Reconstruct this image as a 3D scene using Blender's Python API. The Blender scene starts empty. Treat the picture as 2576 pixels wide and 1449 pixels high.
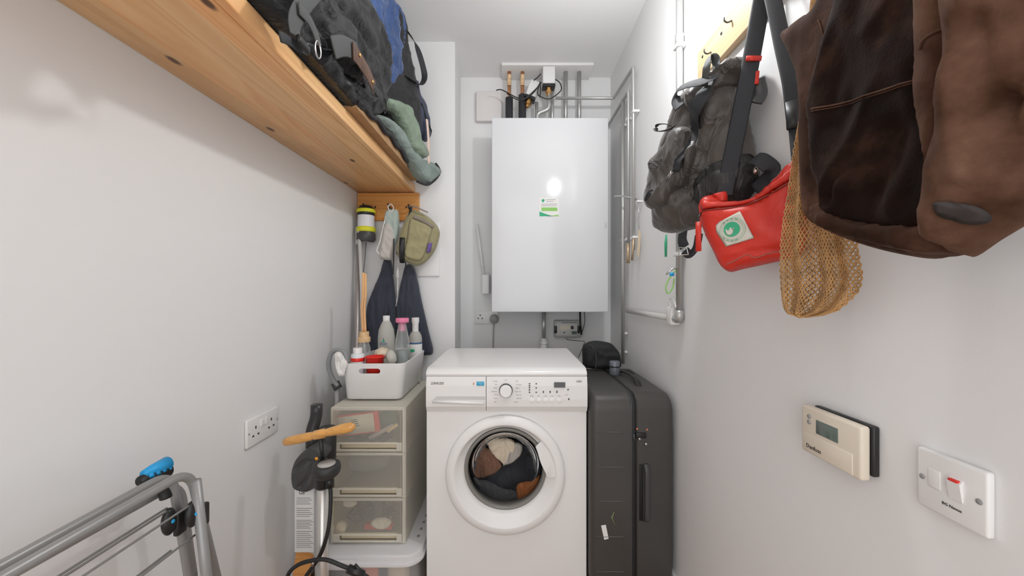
import bpy, bmesh, math, random
from mathutils import Vector, Matrix, noise, geometry
import numpy as np

# ------------------------------------------------------------------ camera, world, lights, exposure
CX, HY, F, H = 1289.0, 733.0, 945.0, 1.14      # principal point, focal length (px of a 2576 wide frame), eye height
LWX, RWX, CHY, BWY, CEIL = -0.82, 0.61, 2.0, 2.335, 2.469
scene = bpy.context.scene
COL = scene.collection
cam_d = bpy.data.cameras.new('camera'); cam = bpy.data.objects.new('camera', cam_d); COL.objects.link(cam)
cam.location = (0, 0, H); cam.rotation_euler = (math.pi/2, 0, 0)
cam_d.sensor_width = 36; cam_d.lens = F/2576*36; cam_d.clip_start = 0.02
cam_d.shift_x = -1/2576; cam_d.shift_y = 8.5/2576
scene.camera = cam
vs = scene.view_settings
vs.view_transform = 'Standard'; vs.look = 'None'; vs.gamma = 1; vs.use_curve_mapping = False
vs.exposure = 0.72
w = bpy.data.worlds.new('world'); scene.world = w; w.use_nodes = True
bg = w.node_tree.nodes['Background']; bg.inputs[0].default_value = (0.97, 0.985, 1, 1); bg.inputs[1].default_value = 1.4

LAMP = Vector((0.36, 1.06, H+.925))
ld = bpy.data.lights.new('bulb_light', 'POINT'); ld.energy = 8; ld.shadow_soft_size = 0.03; ld.color = (.97, .985, 1)
lo = bpy.data.objects.new('bulb_light', ld); COL.objects.link(lo); lo.location = LAMP
# the rest of the light is hall daylight (the world) coming in through the open end of the room behind the camera

# ------------------------------------------------------------------ helpers
R = random.Random(5)
def P(px, py, Y): return Vector(((px-CX)/F*Y, Y, H-(py-HY)/F*Y))
def onX(px, py, X):
    Y = X*F/(px-CX); return Vector((X, Y, H-(py-HY)/F*Y))
ORG = {}
def thing(name, label, cat, loc, group=None):
    o = bpy.data.objects.new(name, None); COL.objects.link(o); o.location = loc
    o.empty_display_size = .03
    o['label'] = label; o['category'] = cat
    if group: o['group'] = group
    ORG[o] = Vector(loc); return o
def obj(name, bm, mat, parent=None, smooth=True, label=None, auto=None):
    if isinstance(bm, bmesh.types.BMesh):
        bmesh.ops.recalc_face_normals(bm, faces=bm.faces[:])
        me = bpy.data.meshes.new(name); bm.to_mesh(me); bm.free()
    else: me = bm; me.name = name
    me.materials.clear(); me.materials.append(mat)
    if smooth:
        me.polygons.foreach_set('use_smooth', [True]*len(me.polygons))
    o = bpy.data.objects.new(name, me); COL.objects.link(o)
    if smooth and auto:
        me.set_sharp_from_angle(angle=math.radians(auto))
    if parent is not None:
        org = ORG[parent]; me.transform(Matrix.Translation(-org)); o.parent = parent; ORG[o] = org.copy()
        # nested: parent's mesh already sits at its thing's origin
        if parent.parent is not None or parent.type == 'MESH': o.location = (0, 0, 0)
    else:
        vs_ = [v.co for v in me.vertices]
        c = Vector(((min(v.x for v in vs_)+max(v.x for v in vs_))/2, (min(v.y for v in vs_)+max(v.y for v in vs_))/2, min(v.z for v in vs_)))
        me.transform(Matrix.Translation(-c)); o.location = c; ORG[o] = c
    if label: o['label'] = label
    return o
def tag(o, label, cat, group=None, kind=None):
    o['label'] = label; o['category'] = cat
    if group: o['group'] = group
    if kind: o['kind'] = kind
    return o
def struct(name, bm, mat, smooth=False):
    o = obj(name, bm, mat, None, smooth); o['kind'] = 'structure'; return o

def box(x0, x1, y0, y1, z0, z1, bev=0, seg=2, bm=None):
    b = bmesh.new()
    bmesh.ops.create_cube(b, size=1)
    for v in b.verts:
        v.co = Vector((x0+(v.co.x+.5)*(x1-x0), y0+(v.co.y+.5)*(y1-y0), z0+(v.co.z+.5)*(z1-z0)))
    if bev: bmesh.ops.bevel(b, geom=b.edges[:], offset=bev, segments=seg, profile=.5, affect='EDGES', clamp_overlap=True)
    if bm is None: return b
    join(bm, b); return bm
def join(bm, b, M=None):
    if M is not None: b.transform(M)
    me = bpy.data.meshes.new('t'); b.to_mesh(me); b.free(); bm.from_mesh(me); bpy.data.meshes.remove(me); return bm
def catmull(pts, n=6, closed=False):
    pts = [Vector(p) for p in pts]; out = []; m = len(pts)
    rng = range(m if closed else m-1)
    for i in rng:
        if closed: p0, p1, p2, p3 = pts[(i-1) % m], pts[i], pts[(i+1) % m], pts[(i+2) % m]
        else: p0, p1, p2, p3 = pts[max(i-1, 0)], pts[i], pts[i+1], pts[min(i+2, m-1)]
        for k in range(n):
            t = k/n
            out.append(.5*((2*p1)+(p2-p0)*t+(2*p0-5*p1+4*p2-p3)*t*t+(3*p1-p0-3*p2+p3)*t**3))
    if not closed: out.append(pts[-1])
    return out
def fillet(pts, r, n=6):
    pts = [Vector(p) for p in pts]; out = [pts[0]]
    for i in range(1, len(pts)-1):
        a, b, c = pts[i-1], pts[i], pts[i+1]
        d1, d2 = (a-b), (c-b); rr = min(r, d1.length*.49, d2.length*.49)
        s, e = b+d1.normalized()*rr, b+d2.normalized()*rr
        for k in range(n+1):
            t = k/n; out.append((1-t)**2*s+2*t*(1-t)*b+t*t*e)
    out.append(pts[-1]); return out
def tube(pts, r, seg=10, bm=None, cap=True, closed=False, flat=None):
    """round (or flattened) sweep; r number or list"""
    bm = bm or bmesh.new()
    pts = [Vector(p) for p in pts]; n = len(pts); rings = []
    t = (pts[1]-pts[0]).normalized(); nrm = t.orthogonal().normalized()
    if flat is not None:
        nrm = Vector(flat[1]); nrm = (nrm-t*nrm.dot(t)).normalized()
    for i, p in enumerate(pts):
        if closed: t2 = (pts[(i+1) % n]-pts[i-1]).normalized()
        elif i == 0: t2 = (pts[1]-pts[0]).normalized()
        elif i == n-1: t2 = (pts[-1]-pts[-2]).normalized()
        else: t2 = (pts[i+1]-pts[i-1]).normalized()
        if flat is not None:
            nn = Vector(flat[1]); nn = nn-t2*nn.dot(t2); nrm = nn.normalized() if nn.length > 1e-4 else nrm
        else:
            nrm = (nrm-t2*nrm.dot(t2)).normalized()
        b = t2.cross(nrm); rr = r[i] if isinstance(r, (list, tuple)) else r
        ring = []
        for k in range(seg):
            a = 2*math.pi*k/seg
            if flat is None: off = nrm*math.cos(a)*rr+b*math.sin(a)*rr
            else:
                ca, sa = math.cos(a), math.sin(a)
                off = nrm*flat[0]*abs(ca)**.5*(1 if ca > 0 else -1)+b*rr*abs(sa)**.5*(1 if sa > 0 else -1)
            ring.append(bm.verts.new(p+off))
        rings.append(ring)
    m = n if closed else n-1
    for i in range(m):
        A, B = rings[i], rings[(i+1) % n]
        for k in range(seg): bm.faces.new((A[k], A[(k+1) % seg], B[(k+1) % seg], B[k]))
    if cap and not closed: bm.faces.new(rings[0][::-1]); bm.faces.new(rings[-1])
    return bm
def strap(pts, width, nrm, th=.0012, bm=None, n=6, smooth=True):
    """flat webbing: width across, thickness along nrm"""
    p = catmull(pts, n) if smooth else [Vector(q) for q in pts]
    return tube(p, width/2, 8, bm, True, False, (th, nrm))
def lathe(prof, seg=40, M=None, bm=None):
    b = bmesh.new(); rings = []
    for r, z in prof:
        if r < 1e-6: rings.append([b.verts.new((0, 0, z))])
        else: rings.append([b.verts.new((r*math.cos(2*math.pi*k/seg), r*math.sin(2*math.pi*k/seg), z)) for k in range(seg)])
    for A, B in zip(rings, rings[1:]):
        if len(A) == 1 and len(B) == 1: continue
        for k in range(seg):
            k2 = (k+1) % seg
            if len(A) == 1: b.faces.new((A[0], B[k], B[k2]))
            elif len(B) == 1: b.faces.new((A[k2], A[k], B[0]))
            else: b.faces.new((A[k], A[k2], B[k2], B[k]))
    if M is not None: b.transform(M)
    if bm is None: return b
    return join(bm, b)
def T(x, y=None, z=None):
    return Matrix.Translation(Vector((x, y, z)) if y is not None else Vector(x))
def axisM(loc, direction):
    d = Vector(direction).normalized(); return Matrix.Translation(Vector(loc)) @ d.to_track_quat('Z', 'Y').to_matrix().to_4x4()
def sphere(loc, r, sc=(1, 1, 1), seg=20, bm=None):
    b = bmesh.new(); bmesh.ops.create_uvsphere(b, u_segments=seg, v_segments=max(8, seg//2), radius=r)
    b.transform(Matrix.Translation(Vector(loc)) @ Matrix.Diagonal((*sc, 1)))
    if bm is None: return b
    return join(bm, b)
def prism(pts3, off, bm=None):
    """closed polygon of 3D points extruded by vector off"""
    bm = bm or bmesh.new(); off = Vector(off)
    a = [bm.verts.new(Vector(p)) for p in pts3]; b = [bm.verts.new(Vector(p)+off) for p in pts3]; n = len(a)
    bm.faces.new(a); bm.faces.new(b[::-1])
    for i in range(n): bm.faces.new((a[i], b[i], b[(i+1) % n], a[(i+1) % n]))
    return bm
def text(name, s, size, M, mat, parent, ext=.0004, align='CENTER', sx=1.0):
    cu = bpy.data.curves.new('t', 'FONT'); cu.body = s; cu.size = size; cu.extrude = ext; cu.align_x = align; cu.align_y = 'CENTER'; cu.resolution_u = 2
    to = bpy.data.objects.new('t', cu); COL.objects.link(to)
    dg = bpy.context.evaluated_depsgraph_get(); me = bpy.data.meshes.new_from_object(to.evaluated_get(dg))
    bpy.data.objects.remove(to); bpy.data.curves.remove(cu)
    me.transform(M @ Matrix.Diagonal((sx, 1, 1, 1)))
    return obj(name, me, mat, parent, False)
M_FRONT = lambda p: Matrix.Translation(Vector(p)) @ Matrix.Rotation(math.pi/2, 4, 'X')                       # facing -Y
M_RIGHTW = lambda p: Matrix.Translation(Vector(p)) @ Matrix.Rotation(-math.pi/2, 4, 'Z') @ Matrix.Rotation(math.pi/2, 4, 'X')   # facing -X

# ---- the cloth body builder: outline lying in a vertical plane, swollen to both sides
class Pl:
    def __init__(s, a, b):
        s.a = Vector((a[0], a[1], 0)); s.u = (Vector((b[0], b[1], 0))-s.a).normalized()
        n = Vector((-s.u.y, s.u.x, 0))
        if n.dot(-(s.a+Vector((b[0], b[1], 0)))) < 0: n = -n
        s.n = n
    def uv(s, px, py, h=0):
        dx = (px-CX)/F           # ray (dx,1)*Y ; solve dot((ray*Y - a), n)=h
        Y = (s.a.dot(s.n)+h)/(dx*s.n.x+s.n.y)
        p = Vector((dx*Y, Y, 0)); return ((p-s.a).dot(s.u), H-(py-HY)/F*Y)
    def w(s, u, v, h=0): q = s.a+s.u*u+s.n*h; return Vector((q.x, q.y, v))
    def p(s, px, py, h=0): u, v = s.uv(px, py, h); return s.w(u, v, h)
    def on(s, px, py, hf, lift=0):
        h = lift
        for _ in range(4):
            u, v = s.uv(px, py, h); h = (float(hf([(u, v)])[0]) if hf else 0)+lift
        return u, v
def segdist(P2, A, B):
    d = B-A; L = (d*d).sum(1)+1e-12
    out = np.full(len(P2), 1e9)
    for i in range(len(A)):
        t = np.clip(((P2-A[i])@d[i])/L[i], 0, 1)[:, None]
        q = A[i]+t*d[i]; out = np.minimum(out, np.sqrt(((P2-q)**2).sum(1)))
    return out
def puff(name, mat, outline, pl, tf=.03, tb=.03, rad=.04, res=.01, wr=(0, 20, 20), fine=0, creases=(), bumps=(), parent=None, on=None, eps=.0015, n=5, label=None, ridge=True, ang=0, seed=0, build=True, power=.5, mh=None):
    if mh is not None: uv = [pl.uv(*q, mh) for q in outline]
    else: uv = [pl.on(*q, on) if on is not None else pl.uv(*q) for q in outline]
    mp_ = (lambda x: pl.uv(x[0], x[1], mh+tf)) if mh is not None else (lambda x: pl.on(x[0], x[1], on, tf)) if on is not None else (lambda x: pl.uv(x[0], x[1], tf*.8))
    if n > 1: uv = [(p.x, p.y) for p in catmull([Vector((a, b, 0)) for a, b in uv], n, True)]
    A = np.array(uv); B = np.roll(A, -1, 0)
    cr = []
    for pts, dep, wid in creases:
        q = [mp_(x) for x in pts]; q = [(p.x, p.y) for p in catmull([Vector((a, b, 0)) for a, b in q], 5)]
        q = np.array(q); cr.append((q[:-1], q[1:], dep, wid))
    bp = [(mp_((x, y)), r, h) for x, y, r, h in bumps]
    ca, sa = math.cos(ang), math.sin(ang)
    def height(pts):
        pts = np.asarray(pts, float).reshape(-1, 2)
        d = segdist(pts, A, B)
        io = np.zeros(len(pts), bool)
        for (x0, y0), (x1, y1) in zip(A, B):
            if y1 != y0: io ^= ((y0 > pts[:, 1]) != (y1 > pts[:, 1])) & (pts[:, 0] < (x1-x0)*(pts[:, 1]-y0)/(y1-y0)+x0)
        d = np.where(io, d, 0); s = np.clip(d/rad, 0, 1); t = (1-(1-s)**2)**power
        h = tf*t
        if wr[0] or fine:
            nn = np.array([wrk(u, v) for u, v in pts]); h = h+nn*t
        for a_, b_, dep, wid in cr:
            dd = segdist(pts, a_, b_); h = h-dep*np.exp(-(dd/wid)**2)*t
        for (c, r_, hh) in bp:
            dd = np.sqrt(((pts-np.array(c))**2).sum(1)); h = h+hh*np.exp(-(dd/r_)**2)*t
        if on is not None: h = h+on(pts)+eps
        return h, t
    def wrk(u, v):
        x, y = (u*ca+v*sa)*wr[1], (-u*sa+v*ca)*wr[2]
        o = 0
        if wr[0]:
            q = noise.noise(Vector((x+.6*noise.noise(Vector((x*.5, y*.5, seed+3))), y, seed)))
            q2 = noise.noise(Vector((x*2.3, y*2.1, seed+9)))
            o = wr[0]*(((.55-min(1, abs(q)*2.2)**.75) if ridge else q)+.3*(.5-abs(q2)*2))
        if fine: o += fine*noise.noise(Vector((x*6, y*6, seed+5)))
        return o
    hf = lambda pts: height(pts)[0]
    if not build: return hf
    # interior points
    lo_, hi_ = A.min(0), A.max(0)
    gx = np.arange(lo_[0], hi_[0], res); gy = np.arange(lo_[1], hi_[1], res*.866)
    pts = []
    for j, y in enumerate(gy):
        for x in gx: pts.append((x+(res/2 if j % 2 else 0), y))
    pts = np.array(pts)
    ins = np.zeros(len(pts), bool)
    for i in range(len(A)):
        (x0, y0), (x1, y1) = A[i], B[i]
        c = ((y0 > pts[:, 1]) != (y1 > pts[:, 1]))
        if abs(y1-y0) > 1e-12: ins ^= c & (pts[:, 0] < (x1-x0)*(pts[:, 1]-y0)/(y1-y0)+x0)
    pts = pts[ins]; pts = pts[segdist(pts, A, B) > res*.45] if len(pts) else pts
    # extra rings close to the rim so the swelling is round
    rim = []
    for k, dd in enumerate((.15, .4)):
        off = min(rad, res*1.6)*dd
        if off < res*.2: continue
    nb = len(A)
    vin = [Vector(q) for q in A]+[Vector(q) for q in pts]
    ed = [(i, (i+1) % nb) for i in range(nb)]
    r_ = geometry.delaunay_2d_cdt(vin, ed, [], 1, 1e-6)
    V, Fc, orig = r_[0], r_[2], r_[3]
    VV = np.array([(v.x, v.y) for v in V])
    h, t = height(VV)
    if on is not None: base = on(VV)
    else: base = np.zeros(len(VV))
    onb = [any(k < nb for k in o) for o in orig]
    if len(onb): 
        dz = segdist(VV, A, B); onb = [d < 1e-5 for d in dz]
    bm = bmesh.new()
    fv = [bm.verts.new(pl.w(VV[i][0], VV[i][1], h[i])) for i in range(len(VV))]
    bv = [fv[i] if onb[i] else bm.verts.new(pl.w(VV[i][0], VV[i][1], base[i]-tb*t[i])) for i in range(len(VV))]
    for f in Fc:
        try: bm.faces.new([fv[k] for k in f])
        except ValueError: pass
        g = [bv[k] for k in f]
        if any(not onb[k] for k in f):
            try: bm.faces.new(g[::-1])
            except ValueError: pass
    o = obj(name, bm, mat, parent, True, label)
    return o, hf
def rib(pl, pts, width, hf=None, lift=.002, th=.0012, n=5, bm=None):
    """webbing following a puff surface; pts in photo pixels"""
    q = catmull([Vector((*pl.on(*p, hf, lift), 0)) for p in pts], n); out = []
    for a in q:
        h = float(hf([(a.x, a.y)])[0]) if hf else 0
        out.append(pl.w(a.x, a.y, h+lift))
    return tube(out, width/2, 8, bm, True, False, (th, pl.n))
def cord(pl, pts, r, hf=None, lift=.001, n=5, bm=None, mh=None):
    q = catmull([Vector((*(pl.uv(*p, mh) if mh is not None else pl.on(*p, hf, lift)), 0)) for p in pts], n); out = []
    for a in q:
        h = float(hf([(a.x, a.y)])[0]) if hf else 0
        out.append(pl.w(a.x, a.y, h+lift))
    return tube(out, r, 6, bm)

# ------------------------------------------------------------------ materials
MC = {}
def nt(name):
    m = bpy.data.materials.new(name); m.use_nodes = True; t = m.node_tree; return m, t, t.nodes['Principled BSDF']
def mat(name, col, rough=.5, metal=0, bump=0, bscale=200, var=0, vscale=8, spec=.5, sheen=0, coat=0, stretch=None, trans=0, ior=1.45, alpha=1, sub=0, fold=0, fscale=18):
    if name in MC: return MC[name]
    m, t, b = nt(name)
    b.inputs['Base Color'].default_value = (*col, 1); b.inputs['Roughness'].default_value = rough; b.inputs['Metallic'].default_value = metal
    b.inputs['Specular IOR Level'].default_value = spec; b.inputs['Sheen Weight'].default_value = sheen; b.inputs['Coat Weight'].default_value = coat
    b.inputs['Transmission Weight'].default_value = trans; b.inputs['IOR'].default_value = ior; b.inputs['Alpha'].default_value = alpha
    tc = t.nodes.new('ShaderNodeTexCoord'); src = tc.outputs['Object']
    if stretch:
        mp = t.nodes.new('ShaderNodeMapping'); mp.inputs['Scale'].default_value = stretch; t.links.new(src, mp.inputs[0]); src = mp.outputs[0]
    if var:
        n = t.nodes.new('ShaderNodeTexNoise'); n.inputs['Scale'].default_value = vscale; n.inputs['Detail'].default_value = 5; t.links.new(src, n.inputs['Vector'])
        r = t.nodes.new('ShaderNodeValToRGB'); r.color_ramp.elements[0].position = .3; r.color_ramp.elements[1].position = .7
        r.color_ramp.elements[0].color = (*[max(0, c*(1-var)) for c in col], 1); r.color_ramp.elements[1].color = (*[min(1, c*(1+var)) for c in col], 1)
        t.links.new(n.outputs[0], r.inputs[0]); t.links.new(r.outputs[0], b.inputs['Base Color'])
    if bump:
        n = t.nodes.new('ShaderNodeTexNoise'); n.inputs['Scale'].default_value = bscale; n.inputs['Detail'].default_value = 3; t.links.new(src, n.inputs['Vector'])
        bu = t.nodes.new('ShaderNodeBump'); bu.inputs['Strength'].default_value = bump; bu.inputs['Distance'].default_value = .002
        t.links.new(n.outputs[0], bu.inputs['Height']); t.links.new(bu.outputs[0], b.inputs['Normal'])
        if fold:
            w1 = t.nodes.new('ShaderNodeTexNoise'); w1.inputs['Scale'].default_value = fscale; w1.inputs['Detail'].default_value = 3; w1.inputs['Distortion'].default_value = 1.2
            mp2 = t.nodes.new('ShaderNodeMapping'); mp2.inputs['Rotation'].default_value = (.5, .3, 0); mp2.inputs['Scale'].default_value = (1, 1, .45); t.links.new(tc.outputs['Object'], mp2.inputs[0]); t.links.new(mp2.outputs[0], w1.inputs['Vector'])
            m1 = t.nodes.new('ShaderNodeMath'); m1.operation = 'SUBTRACT'; m1.inputs[1].default_value = .5; t.links.new(w1.outputs[0], m1.inputs[0])
            m2 = t.nodes.new('ShaderNodeMath'); m2.operation = 'ABSOLUTE'; t.links.new(m1.outputs[0], m2.inputs[0])
            m3 = t.nodes.new('ShaderNodeMath'); m3.operation = 'POWER'; m3.inputs[1].default_value = .6; t.links.new(m2.outputs[0], m3.inputs[0])
            b2 = t.nodes.new('ShaderNodeBump'); b2.invert = True; b2.inputs['Strength'].default_value = fold; b2.inputs['Distance'].default_value = .012
            t.links.new(m3.outputs[0], b2.inputs['Height']); t.links.new(b2.outputs[0], bu.inputs['Normal'])
    MC[name] = m; return m
def wood(name, base, dark, axis='Y', rough=.4, ring=26, knots=True, planks=0):
    m, t, b = nt(name); N, Lk = t.nodes.new, t.links.new
    tc = N('ShaderNodeTexCoord'); mp = N('ShaderNodeMapping')
    sc = {'Y': (1, .07, 1), 'X': (.07, 1, 1), 'Z': (1, 1, .07)}[axis]; mp.inputs['Scale'].default_value = sc
    Lk(tc.outputs['Object'], mp.inputs[0])
    no = N('ShaderNodeTexNoise'); no.inputs['Scale'].default_value = 9; no.inputs['Detail'].default_value = 2; Lk(mp.outputs[0], no.inputs['Vector'])
    wv = N('ShaderNodeMath'); wv.operation = 'MULTIPLY'; wv.inputs[1].default_value = ring; Lk(no.outputs[0], wv.inputs[0])
    fr = N('ShaderNodeMath'); fr.operation = 'FRACT'; Lk(wv.outputs[0], fr.inputs[0])
    r1 = N('ShaderNodeValToRGB'); e = r1.color_ramp.elements; e[0].position = 0; e[0].color = (*base, 1); e[1].position = 1; e[1].color = (*base, 1)
    x = e.new(.75); x.color = (*[a*.55+c*.45 for a, c in zip(base, dark)], 1)
    Lk(fr.outputs[0], r1.inputs[0])
    n2 = N('ShaderNodeTexNoise'); n2.inputs['Scale'].default_value = 6; n2.inputs['Detail'].default_value = 3; Lk(mp.outputs[0], n2.inputs['Vector'])
    rr = N('ShaderNodeMapRange'); rr.inputs[1].default_value = .50; rr.inputs[2].default_value = .60; rr.inputs[3].default_value = 0; rr.inputs[4].default_value = .55; Lk(n2.outputs[0], rr.inputs[0])
    mx = N('ShaderNodeMixRGB'); mx.blend_type = 'MULTIPLY'; Lk(rr.outputs[0], mx.inputs[0]); Lk(r1.outputs[0], mx.inputs[1]); mx.inputs[2].default_value = (.93, .66, .46, 1)
    last = mx.outputs[0]
    if planks:
        sx = N('ShaderNodeSeparateXYZ'); Lk(tc.outputs['Object'], sx.inputs[0])
        q = N('ShaderNodeMath'); q.operation = 'MULTIPLY'; q.inputs[1].default_value = 1/planks; Lk(sx.outputs[0], q.inputs[0])
        fl = N('ShaderNodeMath'); fl.operation = 'FLOOR'; Lk(q.outputs[0], fl.inputs[0])
        wn = N('ShaderNodeTexWhiteNoise'); wn.noise_dimensions = '1D'; w7 = N('ShaderNodeMath'); w7.operation = 'MULTIPLY_ADD'; w7.inputs[1].default_value = 7.31; w7.inputs[2].default_value = 3.17; Lk(fl.outputs[0], w7.inputs[0]); Lk(w7.outputs[0], wn.inputs['W'])
        # every board of the glued panel has its own grain
        cb = N('ShaderNodeCombineXYZ'); m10 = N('ShaderNodeMath'); m10.operation = 'MULTIPLY'; m10.inputs[1].default_value = 3.0; Lk(wn.outputs['Value'], m10.inputs[0]); Lk(m10.outputs[0], cb.inputs[2])
        av = N('ShaderNodeVectorMath'); av.operation = 'ADD'; Lk(mp.outputs[0], av.inputs[0]); Lk(cb.outputs[0], av.inputs[1]); Lk(av.outputs[0], no.inputs['Vector']); Lk(av.outputs[0], n2.inputs['Vector'])
        mr = N('ShaderNodeMapRange'); mr.inputs[3].default_value = .88; mr.inputs[4].default_value = 1.08; Lk(wn.outputs['Value'], mr.inputs[0])
        m3 = N('ShaderNodeVectorMath'); m3.operation = 'SCALE'; Lk(last, m3.inputs[0]); Lk(mr.outputs[0], m3.inputs['Scale']); last = m3.outputs[0]
    if knots:
        mk = N('ShaderNodeMapping'); mk.inputs['Scale'].default_value = {'Y': (5.2, 2.3, 0), 'X': (3.6, 7, 7), 'Z': (7, 7, 3.6)}[axis]; Lk(tc.outputs['Object'], mk.inputs[0])
        vo = N('ShaderNodeTexVoronoi'); vo.inputs['Scale'].default_value = 1; vo.voronoi_dimensions = '2D' if axis == 'Y' else '3D'; Lk(mk.outputs[0], vo.inputs['Vector'])
        mr2 = N('ShaderNodeMapRange'); mr2.inputs[1].default_value = .028; mr2.inputs[2].default_value = .055; mr2.inputs[3].default_value = 1; mr2.inputs[4].default_value = 0; Lk(vo.outputs['Distance'], mr2.inputs[0])
        mm = N('ShaderNodeMixRGB'); Lk(mr2.outputs[0], mm.inputs[0]); Lk(last, mm.inputs[1]); mm.inputs[2].default_value = (.12, .045, .015, 1); last = mm.outputs[0]
    Lk(last, b.inputs['Base Color']); b.inputs['Roughness'].default_value = rough
    return m

wallm = mat('white wall paint', (.80, .797, .795), .75, bump=.06, bscale=90, spec=.25)
ceilm = mat('ceiling paint', (.88, .88, .875), .85, spec=.2)
woodsh = wood('orange pine', (.86, .54, .26), (.66, .31, .11), 'Y', .38, 12, True, .078)
woodhk = wood('orange pine rail', (.70, .33, .09), (.42, .15, .03), 'X', .4, 14, False)
woodpl = wood('pale pine', (.56, .40, .24), (.42, .26, .13), 'Y', .5, 12, False)
woodfl = wood('floor boards', (.35, .2, .1), (.2, .1, .05), 'Y', .4, 10, False)
woodhd = mat('varnished handle wood', (.68, .34, .09), .25, var=.18, vscale=60, stretch=(.2, 1, 1), coat=.5)
woodrd = mat('bamboo reeds', (.72, .42, .2), .4, var=.15, vscale=40, stretch=(1, 1, .1))
white = mat('white enamel', (.83, .82, .81), .25, spec=.5)
whitep = mat('white plastic', (.80, .79, .78), .35)
whited = mat('washer panel white', (.78, .765, .75), .3)
cream = mat('cream plastic', (.74, .66, .55), .4)
boilm = mat('boiler white', (.71, .715, .73), .14, spec=.5)
greyp = mat('grey plastic', (.33, .33, .33), .45)
lgrey = mat('light grey plastic', (.58, .57, .55), .45)
blackp = mat('black plastic', (.018, .018, .018), .38)
dgrey = mat('dark grey plastic', (.06, .06, .062), .42)
chrome = mat('steel', (.62, .62, .62), .25, 1)
pipem = mat('plated pipe', (.50, .50, .49), .38, .6)
copper = mat('copper pipe', (.75, .38, .2), .3, .9, var=.25, vscale=60)
foam = mat('pipe insulation', (.035, .035, .04), .85, bump=.3)
rackm = mat('grey painted steel tube', (.30, .30, .295), .35, .25)
wirem = mat('grey rack wire', (.42, .42, .41), .35, .3)
bluep = mat('bright blue plastic', (.02, .36, .75), .4)
yell = mat('yellow rubber', (.72, .72, .03), .5)
nylon = mat('worn black nylon', (.012, .012, .013), .6, bump=.35, bscale=500, var=.35, vscale=9, sheen=.12, fold=.9, fscale=15)
leatherb = mat('coated black base fabric', (.012, .012, .013), .34, bump=.15, bscale=60, fold=.4, fscale=10)
packm = mat('charcoal brown waxed nylon', (.068, .058, .050), .42, bump=.2, bscale=400, var=.22, vscale=7, sheen=.2, fold=.8, fscale=13)
packd = mat('dark side nylon', (.026, .025, .025), .45, bump=.2, bscale=400, fold=.8, fscale=14)
webm = mat('black webbing', (.022, .023, .027), .6, bump=.5, bscale=900)
webg = mat('grey webbing', (.075, .08, .078), .6, bump=.5, bscale=900)
redm = mat('red coated canvas', (.66, .035, .02), .42, bump=.1, bscale=300, var=.13, vscale=9, fold=.25, fscale=9)
redp = mat('red plastic', (.75, .03, .02), .35)
patchm = mat('cream label cloth', (.66, .64, .56), .8)
greenp = mat('green print', (.05, .42, .22), .7)
stringm = mat('mustard brown cotton string', (.50, .27, .095), .85, bump=.4, bscale=1500, var=.3, vscale=35, sheen=.2)
blum = mat('royal blue cloth', (.035, .08, .22), .65, bump=.3, bscale=300, var=.3, vscale=12, sheen=.3, fold=.9, fscale=14)
navym = mat('navy cloth', (.03, .037, .07), .7, bump=.3, bscale=300, sheen=.3)
navyb = mat('dark navy bag cloth', (.032, .038, .058), .7, bump=.2, bscale=300, sheen=.3, fold=.4, fscale=20)
greenm = mat('sage green quilted cloth', (.21, .27, .20), .75, bump=.3, bscale=300, var=.15, vscale=8, sheen=.15, fold=.8, fscale=12)
greeng = mat('grey green cloth', (.21, .26, .235), .75, bump=.3, bscale=300, sheen=.15, fold=.8, fscale=14)
tanm = mat('tan fibreboard', (.40, .24, .12), .8, var=.1, vscale=20)
tanl = mat('brown leather strap', (.11, .06, .04), .45, var=.3, vscale=30)
brass = mat('brass rivet', (.75, .42, .15), .3, 1)
olive = mat('olive cloth', (.31, .28, .15), .7, bump=.3, bscale=400, var=.1, vscale=20, sheen=.2)
oliveg = mat('grey brown trim', (.25, .21, .18), .7, bump=.3, bscale=400)
tealm = mat('pale teal cloth', (.42, .50, .46), .7, bump=.3, bscale=300)
greyc = mat('pale grey knit', (.55, .52, .48), .85, bump=.6, bscale=250, sheen=.3)
creamc = mat('cream cloth', (.80, .68, .52), .85, bump=.4, bscale=200, sheen=.2, fold=.7, fscale=24)
clothw = mat('white cloth', (.80, .78, .76), .85, bump=.4, bscale=200, fold=.7, fscale=24)
casem = mat('suitcase shell', (.062, .058, .054), .42, bump=.12, bscale=350, var=.08, vscale=5)
rubber = mat('black rubber', (.015, .015, .015), .55)
darkin = mat('recess black', (.01, .01, .01), .6)  # near-black for the flat panels marking the suitcase handle recess and slot
ink = mat('black ink', (.02, .02, .02), .6)
inkg = mat('grey ink', (.28, .27, .27), .6)
paper = mat('white paper', (.80, .79, .77), .7)
pink = mat('pink plastic', (.80, .22, .38), .35)
lcd = mat('lcd glass', (.13, .17, .15), .12)
drumm = mat('washer drum steel', (.30, .30, .30), .3, .9)
glassm = mat('door glass', (.9, .9, .9), .03, trans=1, ior=1.08)
clearp = mat('clear bottle plastic', (.93, .95, .95), .12, trans=.9, ior=1.25)
milky = mat('milky bottle plastic', (.75, .74, .68), .3, trans=.45, ior=1.2)
def frosted(name, col, a, rough=.35):
    m, t, b = nt(name); b.inputs['Base Color'].default_value = (*col, 1); b.inputs['Roughness'].default_value = rough
    tr = t.nodes.new('ShaderNodeBsdfTransparent'); tr.inputs[0].default_value = (.96, .94, .88, 1)
    mx = t.nodes.new('ShaderNodeMixShader'); mx.inputs[0].default_value = a
    t.links.new(tr.outputs[0], mx.inputs[1]); t.links.new(b.outputs[0], mx.inputs[2]); t.links.new(mx.outputs[0], t.nodes['Material Output'].inputs[0]); return m
frost = frosted('frosted drawer front', (.86, .84, .79), .19)
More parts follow.
